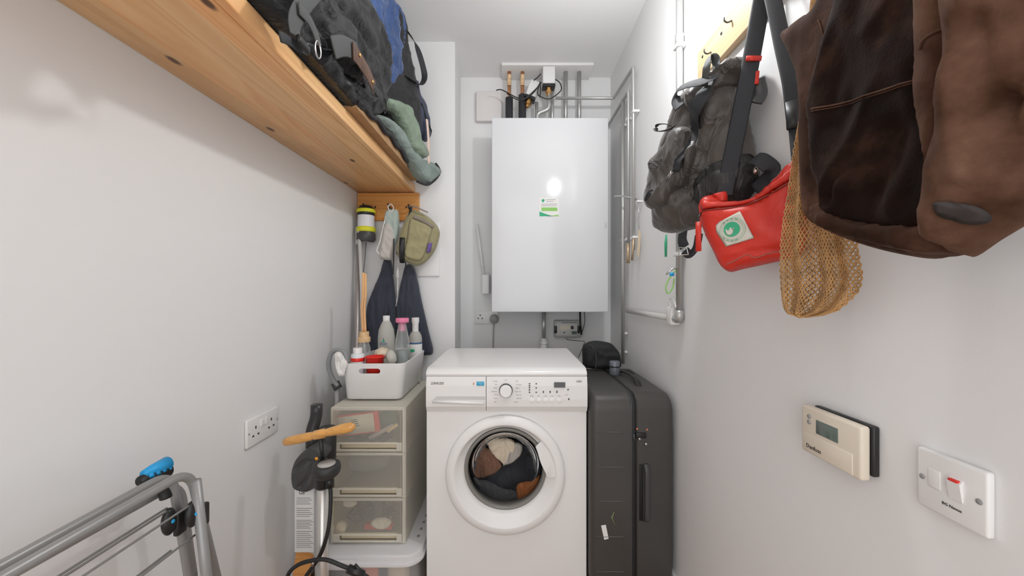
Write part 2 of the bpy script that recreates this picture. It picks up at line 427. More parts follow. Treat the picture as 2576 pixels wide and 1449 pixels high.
frostc = frosted('cloudy drawer case', (.88, .85, .77), .5)
frostl = frosted('clear box plastic', (.74, .74, .74), .40)
def suede(name, c1, c2, c3):
    m, t, b = nt(name); N, Lk = t.nodes.new, t.links.new
    tc = N('ShaderNodeTexCoord')
    n1 = N('ShaderNodeTexNoise'); n1.inputs['Scale'].default_value = 7; n1.inputs['Detail'].default_value = 6; n1.inputs['Roughness'].default_value = .6; Lk(tc.outputs['Object'], n1.inputs['Vector'])
    r = N('ShaderNodeValToRGB'); e = r.color_ramp.elements; e[0].position = .36; e[0].color = (*c1, 1); e[1].position = .66; e[1].color = (*c3, 1); x = e.new(.5); x.color = (*c2, 1)
    Lk(n1.outputs[0], r.inputs[0]); Lk(r.outputs[0], b.inputs['Base Color'])
    b.inputs['Roughness'].default_value = .85; b.inputs['Sheen Weight'].default_value = .06; b.inputs['Sheen Roughness'].default_value = .4; b.inputs['Sheen Tint'].default_value = (.9, .62, .5, 1)
    b.inputs['Specular IOR Level'].default_value = .08
    n2 = N('ShaderNodeTexNoise'); n2.inputs['Scale'].default_value = 260; n2.inputs['Detail'].default_value = 4; Lk(tc.outputs['Object'], n2.inputs['Vector'])
    bu = N('ShaderNodeBump'); bu.inputs['Strength'].default_value = .35; bu.inputs['Distance'].default_value = .0015; Lk(n2.outputs[0], bu.inputs['Height']); Lk(bu.outputs[0], b.inputs['Normal'])
    return m
suedeD = suede('dark brown suede', (.006, .003, .0022), (.014, .007, .005), (.055, .026, .016))
suedeL = suede('worn brown suede', (.05, .023, .013), (.11, .056, .036), (.20, .115, .078))
suedeM = suede('brown suede', (.022, .010, .006), (.048, .022, .014), (.12, .06, .038))

#SECTION_STRUCT
# ------------------------------------------------------------------ the room
Y0 = -0.7
struct('floor', box(-1.6, 1.4, Y0-.6, BWY+.1, -.05, 0), woodfl)
struct('ceiling', box(LWX-.1, RWX+.1, Y0, BWY+.1, CEIL, CEIL+.05), ceilm)
struct('wall_left', box(LWX-.1, LWX, Y0, BWY+.1, 0, CEIL), wallm)
struct('wall_right', box(RWX, RWX+.1, Y0, BWY+.1, 0, CEIL), wallm)
struct('wall_back', box(LWX-.1, RWX+.1, BWY, BWY+.1, 0, CEIL), wallm)
xr = (1144.5-CX)/F*CHY
bm = prism([(LWX, CHY, 0), (xr, CHY, 0), ((1159-CX)/F*BWY, BWY, 0), (LWX, BWY, 0)], (0, 0, CEIL))
struct('wall_chimney', bm, wallm)
struct('baseboard_right', box(RWX-.014, RWX, Y0, BWY, 0, .088, .004), white)
struct('baseboard_left', box(LWX, LWX+.014, Y0, CHY, 0, .088, .004), white)
# boarding over the pipe exits, on the ceiling
o = obj('ceiling_cover_board', box(-.062, .472, 2.18, BWY-.001, CEIL-.016, CEIL-.0005, .001), white); tag(o, 'thin white board fixed to the ceiling above the pipe tails', 'board')
# ceiling pendant, above the frame
t = thing('ceiling_light', 'small round bulb on a short cord from the ceiling, above the coats', 'lamp', (LAMP.x, LAMP.y, CEIL))
obj('ceiling_rose', lathe([(0, 0), (.045, 0), (.045, -.01), (.02, -.022), (0, -.022)], 24, T(LAMP.x, LAMP.y, CEIL)), whitep, t)
obj('flex', tube([(LAMP.x, LAMP.y, CEIL-.02), (LAMP.x, LAMP.y, LAMP.z+.09)], .003), whitep, t)
obj('lamp_holder', lathe([(0, .1), (.012, .1), (.016, .07), (.016, .05), (0, .05)], 20, T(LAMP)), whitep, t)

#SECTION_SHELF
# ------------------------------------------------------------------ shelf and rail on the left
SZ0, SZ1, SXF = 1.663, 1.708, -.516
t = thing('wall_shelf', 'long orange pine shelf board along the left wall, bags piled on it', 'shelf', ((LWX+SXF)/2, 1.0, SZ0))
obj('shelf_board', box(LWX+.0005, SXF-.022, Y0, CHY-.0005, SZ0, SZ1-.002, .0015), woodsh, t)
obj('front_lipping', box(SXF-.022, SXF, Y0, CHY-.0005, SZ0, SZ1, .004), woodsh, t)
t = thing('hook_rail', 'orange wooden hook rail under the far end of the shelf', 'rail', (-.65, CHY, 1.51))
obj('rail_board', box(-.817, -.493, CHY-.021, CHY-.0005, 1.513, 1.660, .002), woodhk, t, False)
for px, py in ((944, 521), (1022, 521)):
    p = P(px, py, CHY-.021); obj('screw', lathe([(0, .0015), (.0045, .0015), (.005, 0), (0, 0)], 12, axisM(p, (0, -1, 0))), ink, t)
def peg(px, py, parent):
    p = P(px, py, CHY-.021)
    b = tube(catmull([p, p+Vector((0, -.02, -.004)), p+Vector((0, -.04, -.002)), p+Vector((0, -.05, .014))], 5), .0045, 10)
    obj('hook', b, blackp, parent)
for q in ((923, 524), (984, 524), (1034, 526)): peg(*q, t)

# ---- black rucksack at the near end of the shelf
BP = Pl((-.50, .7), (-.50, 1.6))
t = thing('rucksack', 'black rucksack with grey webbing and a brown leather tab, nearest bag on the shelf', 'bag', (-.6, 1.05, SZ1))
out = [(628, -40), (690, -130), (800, -130), (880, -70), (930, 10), (962, 90), (977, 160), (974, 215), (962, 270), (944, 290), (905, 288), (850, 230), (800, 174), (750, 118), (700, 62), (655, 8)]
body, hf = puff('bag_body', nylon, out, BP, .03, .22, .09, .012, wr=(.022, 9, 11), ang=.5, parent=t, fine=.002,
    creases=[([(760, 20), (830, 110), (880, 200), (930, 270)], .022, .012), ([(850, 20), (900, 70), (950, 150)], .02, .012), ([(700, -20), (740, 40), (790, 90)], .02, .012)], bumps=[(880, 140, .05, .02), (730, 20, .05, .02)])
base, hf2 = puff('bag_base', leatherb, [(760, 100), (815, 128), (870, 190), (905, 215), (950, 250), (962, 272), (944, 291), (905, 290), (850, 233), (800, 178), (757, 128)], BP, .012, .002, .03, .01, wr=(.008, 14, 10), parent=t, on=hf)
def bst(pts, w_, h0, th=.0015): return strap([BP.p(x, y, h0+(k*.0)) for k, (x, y) in enumerate(pts)], w_, BP.n, th)
obj('compression_strap', bst([(812, -40), (770, 5), (742, 52), (744, 92)], .042, .062), webg, t)
obj('compression_strap', bst([(752, 20), (778, 50), (796, 90), (802, 114)], .026, .068), webg, t)
obj('side_strap', bst([(838, 120), (868, 116), (900, 132)], .050, .060), webg, t)
obj('side_strap', bst([(704, 92), (724, 100), (748, 116), (772, 128)], .020, .056), webm, t)
lt = obj('leather_tab', bst([(888, 128), (902, 146), (924, 182), (942, 220)], .050, .066, .0025), tanl, t)
for q in ((906, 139), (938, 206)): obj('rivet', sphere(BP.p(*q, .070), .006, (.5, 1, 1), 12), brass, lt)
def ring3(pl, c, rx, ry, r, hf=None, lift=.01, rot=0):
    u, v = pl.on(*c, hf, lift); h = (float(hf([(u, v)])[0]) if hf else 0)+lift; q = []
    for k in range(24):
        a = 2*math.pi*k/24; x, y = rx*math.cos(a), ry*math.sin(a); q.append(pl.w(u+x*math.cos(rot)-y*math.sin(rot), v+x*math.sin(rot)+y*math.cos(rot), h))
    return tube(q, r, 8, closed=True)
obj('carabiner', ring3(BP, (800, 125), .012, .018, .0018, None, .070), chrome, t)
obj('buckle', bst([(750, 96), (776, 128)], .018, .068, .004), blackp, t)
obj('buckle', bst([(938, 218), (950, 236)], .026, .066, .004), blackp, t)
obj('cord_loop', cord(BP, [(940, 225), (962, 240), (972, 262), (968, 285), (960, 262)], .0022, None, .03), blackp, t)

# ---- blue bundle behind
BB = Pl((-.535, 1.2), (-.52, 1.75))
o, _ = puff('clothes_bundle', blum, [(850, -75), (930, -80), (985, 0), (1002, 40), (1004, 110), (998, 150), (1007, 190), (998, 207), (975, 214), (950, 180), (930, 110), (880, 0)], BB, .03, .16, .07, .012, wr=(.03, 14, 7), ang=.6, fine=.003,
    creases=[([(960, 40), (985, 110), (990, 200)], .02, .012)])
tag(o, 'crumpled royal blue cloth bundle behind the black rucksack on the shelf', 'clothes')
# ---- dark backpack with navy side at the far end
DB = Pl((-.535, 1.62), (-.415, 1.90))
t = thing('school_backpack', 'black backpack with a navy side panel at the far end of the shelf', 'bag', (-.5, 1.8, SZ1))
o, hfd = puff('bag_body', nylon, [(968, 10), (1000, 22), (1018, 60), (1026, 130), (1042, 190), (1052, 250), (1050, 330), (1010, 350), (965, 300), (955, 200), (975, 120)], DB, .03, .07, .06, .012, wr=(.015, 10, 8), parent=t)
o, h2 = puff('side_panel', navym, [(1044, 196), (1056, 240), (1070, 275), (1078, 330), (1074, 356), (1060, 350), (1040, 310), (1036, 250)], DB, .03, .02, .04, .012, wr=(.01, 14, 6), parent=t)
obj('grab_strap', strap([DB.p(1018, 70, .02), DB.p(1045, 110, .03), DB.p(1062, 160, .04), DB.p(1068, 195, .04), DB.p(1058, 213, .04), DB.p(1040, 205, .03), DB.p(1015, 190, .03)], .028, (0, -.5, .6)), webm, t)
obj('zip_tape', cord(DB, [(1060, 260), (1072, 300), (1080, 345)], .0035, h2, .002), blackp, t)
obj('pull_tab', strap([DB.p(1074, 300, .05), DB.p(1078, 350, .05), DB.p(1079, 412, .05)], .019, DB.n), mat('pink beige ribbon', (.68, .52, .43), .7), t)
# ---- tan board and green quilt
t = thing('padded_mat', 'tan padded mat with black wavy edging under the green cloth on the shelf', 'mat', (-.6, 1.6, SZ1))
bm = bmesh.new(); n = 40; top = []
pts = []
for i in range(n+1):
    y = 1.16+(1.93-1.16)*i/n; z = SZ1+.012+.020*math.sin(min(i/n*1.3, 1)*math.pi)**.7+.006*math.sin(i*.9); pts.append((y, z))
poly = [(-.482, pts[0][0], SZ1+.0005)]+[(-.482, y, z) for y, z in pts]+[(-.482, pts[-1][0], SZ1+.0005)]
obj('mat_core', prism(poly, (-.26, 0, 0)), tanm, t, False)
obj('edging', tube([(-.474, y, z+.002) for y, z in pts], .0085, 10), foam, t)
o_, hg = None, None
GP = Pl((-.57, 1.34), (-.388, 1.93))
t = thing('folded_quilt', 'folded sage green quilted cloth hanging over the far end of the shelf', 'blanket', (-.5, 1.7, SZ1))
obj_, hg = puff('lower_fold', greeng, [(938, 300), (948, 288), (975, 298), (1010, 330), (1040, 380), (1062, 400), (1095, 412), (1104, 430), (1098, 448), (1078, 462), (1058, 448), (1038, 416), (1004, 366), (968, 318)], GP, .022, .05, .03, .01, wr=(.014, 16, 12), parent=t,
    creases=[([(960, 320), (1010, 370), (1050, 430)], .012, .008)])
puff('upper_fold', greenm, [(958, 246), (985, 250), (1020, 266), (1036, 300), (1048, 345), (1066, 372), (1070, 395), (1052, 398), (1030, 375), (1012, 330), (990, 285), (965, 272)], GP, .035, .04, .025, .01, wr=(.012, 14, 14), parent=t)
obj('binding', cord(GP, [(1050, 456), (1075, 464), (1098, 448), (1106, 430), (1096, 412)], .007, None, .012), foam, t)

#SECTION_HANG
# ------------------------------------------------------------------ things on the hook rail (far left)
t = thing('camping_lantern', 'black and yellow cylindrical lantern hanging at the left end of the hook rail', 'lantern', P(921, 608, 1.93))
LX, LZ = P(921, 565, 1.93).x, P(921, 565, 1.93).z
s = 1.93/F
Ml = T(LX, 1.93, LZ)
obj('lamp_cap', lathe([(0, 46*s), (15*s, 46*s), (18*s, 42*s), (20*s, 34*s), (21*s, 24*s), (20*s, 22*s), (0, 22*s)], 28, Ml), blackp, t)
obj('yellow_band', lathe([(21*s, 38*s), (23*s, 36*s), (23*s, 31*s), (21*s, 29*s)], 28, Ml), yell, t)
obj('lamp_shade', lathe([(0, 23*s), (20*s, 23*s), (20*s, -8*s), (0, -8*s)], 28, Ml), mat('lantern diffuser', (.75, .75, .80), .35), t, auto=40)
obj('yellow_band', lathe([(19*s, -6*s), (23*s, -8*s), (23*s, -18*s), (19*s, -20*s)], 28, Ml), yell, t)
obj('lamp_foot', lathe([(0, -8*s), (20*s, -8*s), (20*s, -18*s), (23*s, -24*s), (23*s, -38*s), (18*s, -44*s), (0, -40*s)], 28, Ml), dgrey, t, auto=40)
obj('reflector', lathe([(0, -38*s), (16*s, -44.5*s), (16*s, -45*s), (0, -45*s)], 24, Ml), chrome, t)
obj('hanging_hook', tube(catmull([(LX, 1.93, LZ+44*s), (LX, 1.935, LZ+50*s), (LX+.004, 1.94, LZ+50*s), (LX+.004, 1.945, LZ+40*s)], 5), .002, 8), chrome, t)
o = obj('metal_rod', tube([P(921, 609, 1.915), P(918, 650, 1.91), P(914, 688, 1.90)], [.0022, .0018, .0014], 8), dgrey); tag(o, 'thin dark rod hanging below the black and yellow lantern', 'rod')

FP = Pl((-.8, 1.90), (0, 1.90))
t = thing('umbrella_pouch', 'pale teal and grey folded umbrella in a knit sleeve on the middle hook', 'umbrella', P(975, 655, 1.92))
a, h1 = puff('umbrella_cloth', tealm, [(972, 530), (990, 526), (1003, 535), (1003, 590), (992, 620), (972, 600), (966, 560)], FP, .022, .02, .02, .006, wr=(.006, 30, 14), parent=t)
b_, h2 = puff('knit_sleeve', greyc, [(967, 570), (980, 560), (994, 575), (998, 600), (990, 640), (984, 654), (962, 652), (955, 644), (962, 600)], FP, .028, .015, .02, .006, wr=(.005, 30, 20), parent=t)
obj('wrist_loop', tube(catmull([FP.p(982, 535, .02), FP.p(976, 520, .02), FP.p(984, 514, .02), FP.p(990, 524, .02), FP.p(984, 534, .02)], 6), .0028, 8), clothw, t)
obj('wrist_cord', tube(catmull([FP.p(974, 535, .02), FP.p(964, 570, .02), FP.p(955, 610, .02), FP.p(948, 630, .02), FP.p(956, 640, .02)], 6), .003, 8), clothw, t)
obj('wooden_tip', lathe([(0, .016), (.009, .014), (.010, 0), (0, 0)], 14, T(FP.p(996, 534, 0))), woodrd, t)
t = thing('olive_pouch', 'olive green belt pouch with a black buckle strap hanging on the right hook', 'bag', P(1055, 668, 1.90))
OP = Pl((-.65, 1.86), (-.40, 1.90))
o, ho = puff('bag_body', olive, [(1022, 545), (1038, 528), (1062, 536), (1090, 556), (1105, 578), (1105, 600), (1092, 635), (1068, 662), (1045, 669), (1015, 655), (998, 640), (1003, 600), (1012, 570)], OP, .04, .035, .035, .007, wr=(.004, 18, 14), parent=t)
puff('front_pocket', olive, [(1032, 552), (1050, 555), (1085, 573), (1078, 610), (1062, 652), (1040, 655), (1018, 642), (1024, 600)], OP, .012, .002, .012, .007, wr=(.002, 20, 20), parent=t, on=ho)
obj('pocket_zip', rib(OP, [(1040, 545), (1062, 553), (1092, 572)], .014, ho, .010), oliveg, t)
obj('grip_strap', strap([OP.p(1030, 520, .03), OP.p(1040, 519, .055), OP.p(1060, 527, .06), OP.p(1076, 534, .05)], .012, (0, -.3, 1), .003), oliveg, t)
obj('hook_strap', strap([OP.p(1034, 518, .02), OP.p(1030, 545, .03), OP.p(1015, 585, .02), OP.p(1000, 640, .02)], .014, OP.n), webm, t)
obj('side_buckle', rib(OP, [(1012, 598), (1012, 660)], .026, ho, .012, .006), blackp, t)
pm, hpm = puff('brand_tab', mat('purple tab', (.14, .09, .30), .6), [(1077, 612), (1088, 611), (1083, 635), (1073, 635)], OP, .002, .001, .002, .004, parent=t, on=lambda p: ho(p)+.011, n=1)
# two dark navy bags
NP = Pl((-.8, 1.95), (0, 1.95))
def drape(label, out, seed, extra=()):
    t = thing('tote_bag', label, 'bag', P(sum(p[0] for p in out)/len(out), max(p[1] for p in out), 1.95), 'navy bags under the hook rail')
    puff('bag_cloth', navyb, out, NP, .022, .018, .03, .007, wr=(.012, 34, 4), parent=t, seed=seed)
    p0 = min(out, key=lambda q: q[1])
    obj('hanging_cord', tube([NP.p(p0[0], p0[1]+8, .01), NP.p(p0[0]+2, p0[1]-40, .018)], .003, 8), navyb, t)
drape('dark navy folded cloth bag hanging behind the pale umbrella, left of its twin', [(966, 655), (984, 656), (990, 700), (996, 760), (998, 830), (985, 868), (940, 900), (918, 880), (922, 780), (938, 730), (955, 690)], 3)
drape('dark navy gathered cloth bag hanging below the olive pouch', [(1020, 668), (1038, 668), (1050, 700), (1062, 760), (1078, 830), (1090, 885), (1070, 894), (1030, 890), (1003, 860), (998, 790), (1004, 730), (1012, 695)], 12)
t = thing('key_lanyard', 'thin black strap with a clear tag hanging between the two dark navy bags', 'strap', P(994, 860, 1.9))
obj('ribbon', strap([P(991, 600, 1.87), P(990, 660, 1.87), P(989, 690, 1.87)], .006, (0, -1, 0)), webm, t)
obj('cord', tube([P(1001, 655, 1.88), P(1000, 745, 1.88), P(996, 770, 1.88)], .002), clothw, t)
obj('clip', box(*(lambda p: (p.x-.006, p.x+.006, 1.872, 1.878, p.z-.02, p.z+.02))(P(1001, 690, 1.88)), .002), lgrey, t)
o = obj('access_panel', box(*(lambda a, b: (a.x, b.x, CHY-.012, CHY-.0005, b.z, a.z))(P(1040, 560, CHY), P(1107, 695, CHY)), .003), whitep)
tag(o, 'flat white plastic access panel on the wall behind the olive pouch', 'panel')

#SECTION_RIGHT
# ------------------------------------------------------------------ right wall: hook board and hanging things
t = thing('hook_board', 'long pale pine hook board high on the right wall', 'rail', (RWX, .8, 1.803))
obj('rail_board', box(RWX-.020, RWX-.0005, .30, 1.198, 1.803, 1.898, .002), woodpl, t, False)
for y in (1.115, 1.01, .87, .66, .45):
    p = Vector((RWX-.02, y, 1.85)); k = .4 if y > .9 else 1
    if y == 1.01: p.z = 1.868
    obj('coat_hook', tube(catmull([p, p+Vector((-.03*k, 0, -.012*k)), p+Vector((-.05*k, 0, 0)), p+Vector((-.052*k, 0, .022*k))], 5), .0022 if k < 1 else .004, 10), dgrey, t)
    obj('screw', lathe([(0, .0015), (.004, .0015), (.0045, 0), (0, 0)], 10, axisM((RWX-.02, y+.05, 1.868), (-1, 0, 0))), ink, t)
# ---- backpack
KP = Pl((.435, 1.19), (.572, .905))
t = thing('backpack', 'charcoal brown nylon backpack hanging on the far end of the right hook board', 'bag', (.5, 1.12, 1.35))
kout = [(1838, 165), (1862, 147), (1884, 146), (1893, 158), (1880, 185), (1858, 205), (1862, 240), (1878, 290), (1890, 335), (1899, 390), (1906, 440), (1898, 475), (1868, 510), (1820, 545), (1770, 570), (1710, 584), (1680, 586), (1655, 576), (1651, 545), (1654, 500), (1660, 430), (1668, 375), (1688, 320), (1712, 262), (1745, 218), (1790, 185)]
body, hk = puff('bag_body', packm, kout, KP, .055, .05, .075, .009, wr=(.013, 15, 6), ang=.35, fine=.0015, parent=t, seed=4,
    creases=[([(1790, 215), (1760, 300), (1735, 380), (1720, 470)], .03, .012), ([(1850, 235), (1800, 330), (1760, 430), (1735, 500)], .022, .012), ([(1745, 440), (1720, 500), (1700, 560)], .018, .010), ([(1840, 420), (1780, 440), (1740, 500)], .018, .01)], bumps=[(1810, 260, .05, .03), (1690, 520, .05, .02)])
puff('front_pocket', packm, [(1692, 330), (1715, 318), (1742, 330), (1752, 390), (1738, 430), (1700, 480), (1672, 520), (1648, 528), (1636, 512), (1640, 478), (1660, 420), (1672, 370)], KP, .03, .01, .035, .009, wr=(.009, 15, 8), ang=.5, parent=t, on=hk, seed=8)
puff('side_pocket', packd, [(1760, 440), (1812, 405), (1860, 385), (1900, 395), (1908, 440), (1898, 474), (1860, 512), (1800, 545), (1762, 520), (1748, 480)], KP, .014, .003, .03, .009, wr=(.008, 8, 18), ang=-.4, parent=t, on=hk, seed=2)
puff('lid', packm, [(1790, 190), (1838, 160), (1862, 146), (1886, 146), (1880, 170), (1850, 192), (1826, 205), (1800, 225), (1775, 262), (1745, 282), (1728, 262), (1745, 225)], KP, .02, .01, .022, .009, wr=(.006, 12, 8), parent=t, on=hk)
obj('front_strap', rib(KP, [(1782, 205), (1760, 250), (1730, 320), (1706, 380), (1688, 430)], .052, hk, .024, .002), webm, t)
obj('shoulder_loop', strap([KP.p(1772, 218, .085), KP.p(1778, 165, .10), KP.p(1783, 146, .07), KP.p(1800, 150, .05), KP.p(1803, 178, .06)], .022, KP.n), webg, t)
obj('top_strap', strap([KP.p(1806, 190, .09), KP.p(1770, 205, .10), KP.p(1735, 212, .10), KP.p(1706, 226, .095), KP.p(1700, 250, .09), KP.p(1710, 270, .11)], .026, KP.n.lerp(Vector((0, 0, 1)), .4)), webm, t)
obj('pull_loop', strap([KP.p(1712, 300, .10), KP.p(1690, 322, .11), KP.p(1665, 330, .11), KP.p(1650, 328, .11), KP.p(1654, 314, .11), KP.p(1675, 312, .11), KP.p(1690, 318, .10)], .014, (0, -.3, 1)), webg, t)
obj('zip_pull', tube(catmull([KP.p(1655, 420, .10), KP.p(1640, 410, .11), KP.p(1632, 412, .11), KP.p(1636, 420, .11), KP.p(1652, 424, .10)], 6), .0028, 8), webg, t)
obj('zip_pull', tube(catmull([KP.p(1645, 478, .09), KP.p(1632, 482, .10), KP.p(1623, 502, .10), KP.p(1628, 500, .10), KP.p(1636, 484, .10)], 6), .0028, 8), webm, t)
obj('zip_slider', tube(catmull([KP.p(1694, 425, .095), KP.p(1686, 436, .145), KP.p(1676, 452, .095), KP.p(1682, 448, .095), KP.p(1692, 432, .095)], 5), .0022, 8), chrome, t)
u, v = KP.on(1886, 427, hk, .02)
obj('rivet', sphere(KP.w(u, v, float(hk([(u, v)])[0])+.022), .0095, (.6, 1, 1), 14), mat('pewter rivet', (.6, .5, .45), .25, 1), t)
obj('hip_strap', strap([KP.p(1896, 398, .03), KP.p(1915, 402, .035), KP.p(1940, 425, .03), KP.p(1928, 448, .02), KP.p(1898, 478, .02)], .036, (-.5, -.6, .4)), webm, t)
obj('bottom_strap', strap([KP.p(1718, 584, .05), KP.p(1716, 605, .06), KP.p(1722, 622, .06)], .03, KP.n), webm, t)
obj('bottom_strap', strap([KP.p(1722, 630, .06), KP.p(1736, 640, .055), KP.p(1752, 620, .05), KP.p(1758, 590, .04)], .024, KP.n.lerp(Vector((0, 0, 1)), .3)), webm, t)
obj('strap_buckle', tube([KP.p(1706, 622, .065), KP.p(1728, 624, .065), KP.p(1732, 640, .065), KP.p(1708, 642, .065)], .002, 8, closed=True), chrome, t)

# ---- red pouch
RP = Pl((.459, .93), (.590, .783))
t = thing('red_bag', 'red coated canvas sling bag with a square cream label and long black strap', 'bag', (.52, .83, 1.19))
rout = [(1763, 502), (1795, 490), (1830, 508), (1890, 498), (1940, 458), (1985, 412), (2015, 398), (2030, 430), (2025, 620), (1990, 648), (1930, 664), (1870, 677), (1836, 684), (1812, 667), (1793, 630), (1770, 580), (1760, 545)]
body, hr = puff('bag_body', redm, rout, RP, .04, .028, .04, .008, wr=(.008, 12, 9), ang=.8, parent=t, seed=2,
   creases=[([(1765, 530), (1830, 520), (1900, 515), (1950, 480)], .008, .004), ([(1815, 662), (1870, 640), (1940, 630), (2000, 622)], .008, .006)])
puff('strap_tab', redm, [(1800, 500), (1790, 490), (1815, 482), (1828, 484), (1830, 508), (1812, 514)], RP, .012, .012, .008, .006, parent=t)
puff('zip_flap', redm, [(1766, 505), (1800, 503), (1850, 505), (1895, 497), (1935, 466), (1985, 425), (2018, 412), (2018, 442), (1985, 456), (1930, 490), (1880, 512), (1800, 524), (1768, 530)], RP, .007, .001, .006, .008, parent=t, on=hr)
obj('zip_teeth', cord(RP, [(1768, 531), (1800, 526), (1880, 515), (1935, 490), (1990, 458), (2016, 444)], .0022, hr, .002), mat('dark red zip', (.25, .03, .02), .5), t)
obj('hem_cord', cord(RP, [(1826, 666), (1848, 656), (1880, 640), (1900, 648), (1940, 636), (2000, 625)], .0014, hr, .001), mat('faded red piping', (.45, .12, .09), .6), t)
lab, hla = puff('cloth_label', patchm, [(1801, 567), (1810, 558), (1862, 531), (1898, 599), (1827, 621), (1802, 584)], RP, .0016, .0005, .002, .006, parent=t, on=hr, n=1)
hL = lambda p: hr(p)+.0042
def disc_on(name, pl, c, r, hfun, m, parent, lift=0, ring=None, seg=32):
    u, v = pl.on(*c, hfun); b = bmesh.new(); q = []
    for k in range(seg):
        a = 2*math.pi*k/seg; q.append((u+r*math.cos(a), v+r*math.sin(a)))
    hh = hfun(q)
    if ring: return obj(name, tube([pl.w(x, y, h_+lift) for (x, y), h_ in zip(q, hh)], ring, 5, closed=True), m, parent)
    vs_ = [b.verts.new(pl.w(x, y, h_+lift)) for (x, y), h_ in zip(q, hh)]; c0 = b.verts.new(pl.w(u, v, float(hfun([(u, v)])[0])+lift))
    for k in range(seg): b.faces.new((c0, vs_[k], vs_[(k+1) % seg]))
    return obj(name, b, m, parent)
disc_on('printed_disc', RP, (1841, 577), .0165, hL, greenp, lab)
puff('printed_bird', patchm, [(1826, 576), (1832, 580), (1838, 572), (1843, 576), (1847, 572), (1846, 582), (1842, 590), (1832, 592), (1826, 586)], RP, .0008, .0001, .001, .004, parent=lab, on=lambda p: hL(p)-.0008, n=2)
paleg = mat('pale green print', (.35, .55, .40), .7)
disc_on('printed_ring', RP, (1843, 578), .026, hL, paleg, lab, 0, .0005)
disc_on('printed_ring', RP, (1843, 578), .0215, hL, paleg, lab, 0, .0003)
for k in range(14):
    a0 = math.radians(20+k*22); uu, vv = RP.on(1843, 578, hL); q = [(uu+.0238*math.cos(a0+da), vv+.0238*math.sin(a0+da)) for da in (0, .09, .2)]; hh = hL(q)
    if k in (2, 3, 4, 5, 9, 10, 11, 12): obj('printed_letter', tube([RP.w(x, y, h_) for (x, y), h_ in zip(q, hh)], .0011, 4), paleg, lab)
obj('zip_pull', strap([RP.p(1757, 558, .045), RP.p(1757, 590, .045), RP.p(1757, 632, .045)], .0135, RP.n, .003, smooth=False), redm, t)
obj('zip_slider', tube([RP.p(1764, 535, .03), RP.p(1757, 548, .045), RP.p(1757, 562, .046)], .0022, 8), blackp, t)
# strap up to the hook
hkp = Vector((RWX-.066, .87, 1.858))
obj('shoulder_strap', strap([RP.p(1822, 492, .0), P(1826, 470, .895), P(1852, 340, .885), P(1880, 200, .875), P(1902, 80, .87), P(1920, -20, .865), P(1932, -50, .86)], .037, (-.55, -.85, 0), .0016), webm, t)
obj('strap_keeper', strap([P(1877, 147, .868), P(1915, 147, .862)], .012, (-.55, -.85, 0), .003, smooth=False), redm, t)
obj('shoulder_strap', strap([P(1932, -50, .84), P(1945, 0, .82), P(1968, 110, .79), P(1988, 200, .77), P(1996, 262, .762)], .030, (-.55, -.85, 0), .0016), webm, t)
obj('strap_buckle', strap([P(1994, 255, .755), P(1999, 300, .752), P(2000, 322, .75)], .028, (-.55, -.85, 0), .006, smooth=False), blackp, t)
obj('strap_tail', strap([P(1998, 300, .757), P(2003, 350, .75), P(2008, 400, .74)], .022, (-.55, -.85, 0), .0016), webm, t)
obj('strap_end', strap([P(1905, 200, .87), P(1912, 235, .87), P(1900, 258, .868)], .030, (-.55, -.85, 0), .003), dgrey, t)
obj('strap_end_trim', strap([P(1905, 180, .866), P(1903, 212, .866)], .009, (-.55, -.85, 0), .003), redm, t)

# ---- string bag
SP = Pl((.497, .695), (.560, .60))
sout = [(2022, 250), (2050, 230), (2110, 240), (2140, 400), (2150, 560), (2160, 640), (2170, 700), (2155, 740), (2110, 780), (2060, 795), (2010, 796), (1976, 780), (1966, 720), (1965, 640), (1972, 560), (1985, 470), (2000, 360)]
def net():
    uv = [SP.uv(*q) for q in sout]; uv = [(p.x, p.y) for p in catmull([Vector((a, b, 0)) for a, b in uv], 5, True)]
    A = np.array(uv); B = np.roll(A, -1, 0)
    zs = np.linspace(A[:, 1].min()+.0005, A[:, 1].max()-.02, 60)
    def span(z):
        xs = []
        for (x0, y0), (x1, y1) in zip(A, B):
            if (y0 > z) != (y1 > z): xs.append(x0+(z-y0)/(y1-y0)*(x1-x0))
        return (min(xs), max(xs)) if len(xs) >= 2 else None
    bm = bmesh.new(); zmin = A[:, 1].min(); zmax = A[:, 1].max()
    for layer, (nc, ph, side) in enumerate(((25, 0, 1), (17, .4, -1))):
        rows = []; z = zmin+.0004; j = 0
        while z < zmax-.03:
            sp = span(z)
            if sp is None: z += .006; continue
            f = (z-zmin)/(zmax-zmin); row = []
            for i in range(nc+1):
                s_ = (i+(.5 if j % 2 else 0))/(nc+.5)
                # folds bunch the net together
                s2 = s_+.028*math.sin(s_*12.5+1.5*f+ph)
                s2 = min(1, max(0, s2))
                u = sp[0]+(sp[1]-sp[0])*s2
                dp = side*.012*math.sqrt(max(0, 1-(2*s2-1)**2))+.007*math.sin(s_*21+3*f+ph*2)*(min(1, 1.2-f))
                jx, jz = (R.random()-.5)*.0012, (R.random()-.5)*.0012
                row.append(SP.w(u+jx, z+jz, dp))
            rows.append(row); j += 1; z += .0046+.0014*min(1, f*4)
        for a in range(len(rows)-1):
            A_, B_ = rows[a], rows[a+1]
            for i in range(nc+1):
                for k in ((i, i+1) if a % 2 else (i-1, i)):
                    if 0 <= k <= nc:
                        p, q = A_[i], B_[k]
                        if (p-q).length < .03:
                            mid = (p+q)/2+Vector((0, 0, 0))
                            tube([p, mid, q],   .00105, 4, bm, False)
        # bottom rim
        tube(rows[0], .0016, 5, bm)
    return bm
t = thing('string_bag', 'mustard brown net string bag hanging between the red bag and the suede jacket', 'bag', SP.p(2060, 796, 0))
obj('net', net(), stringm, t)
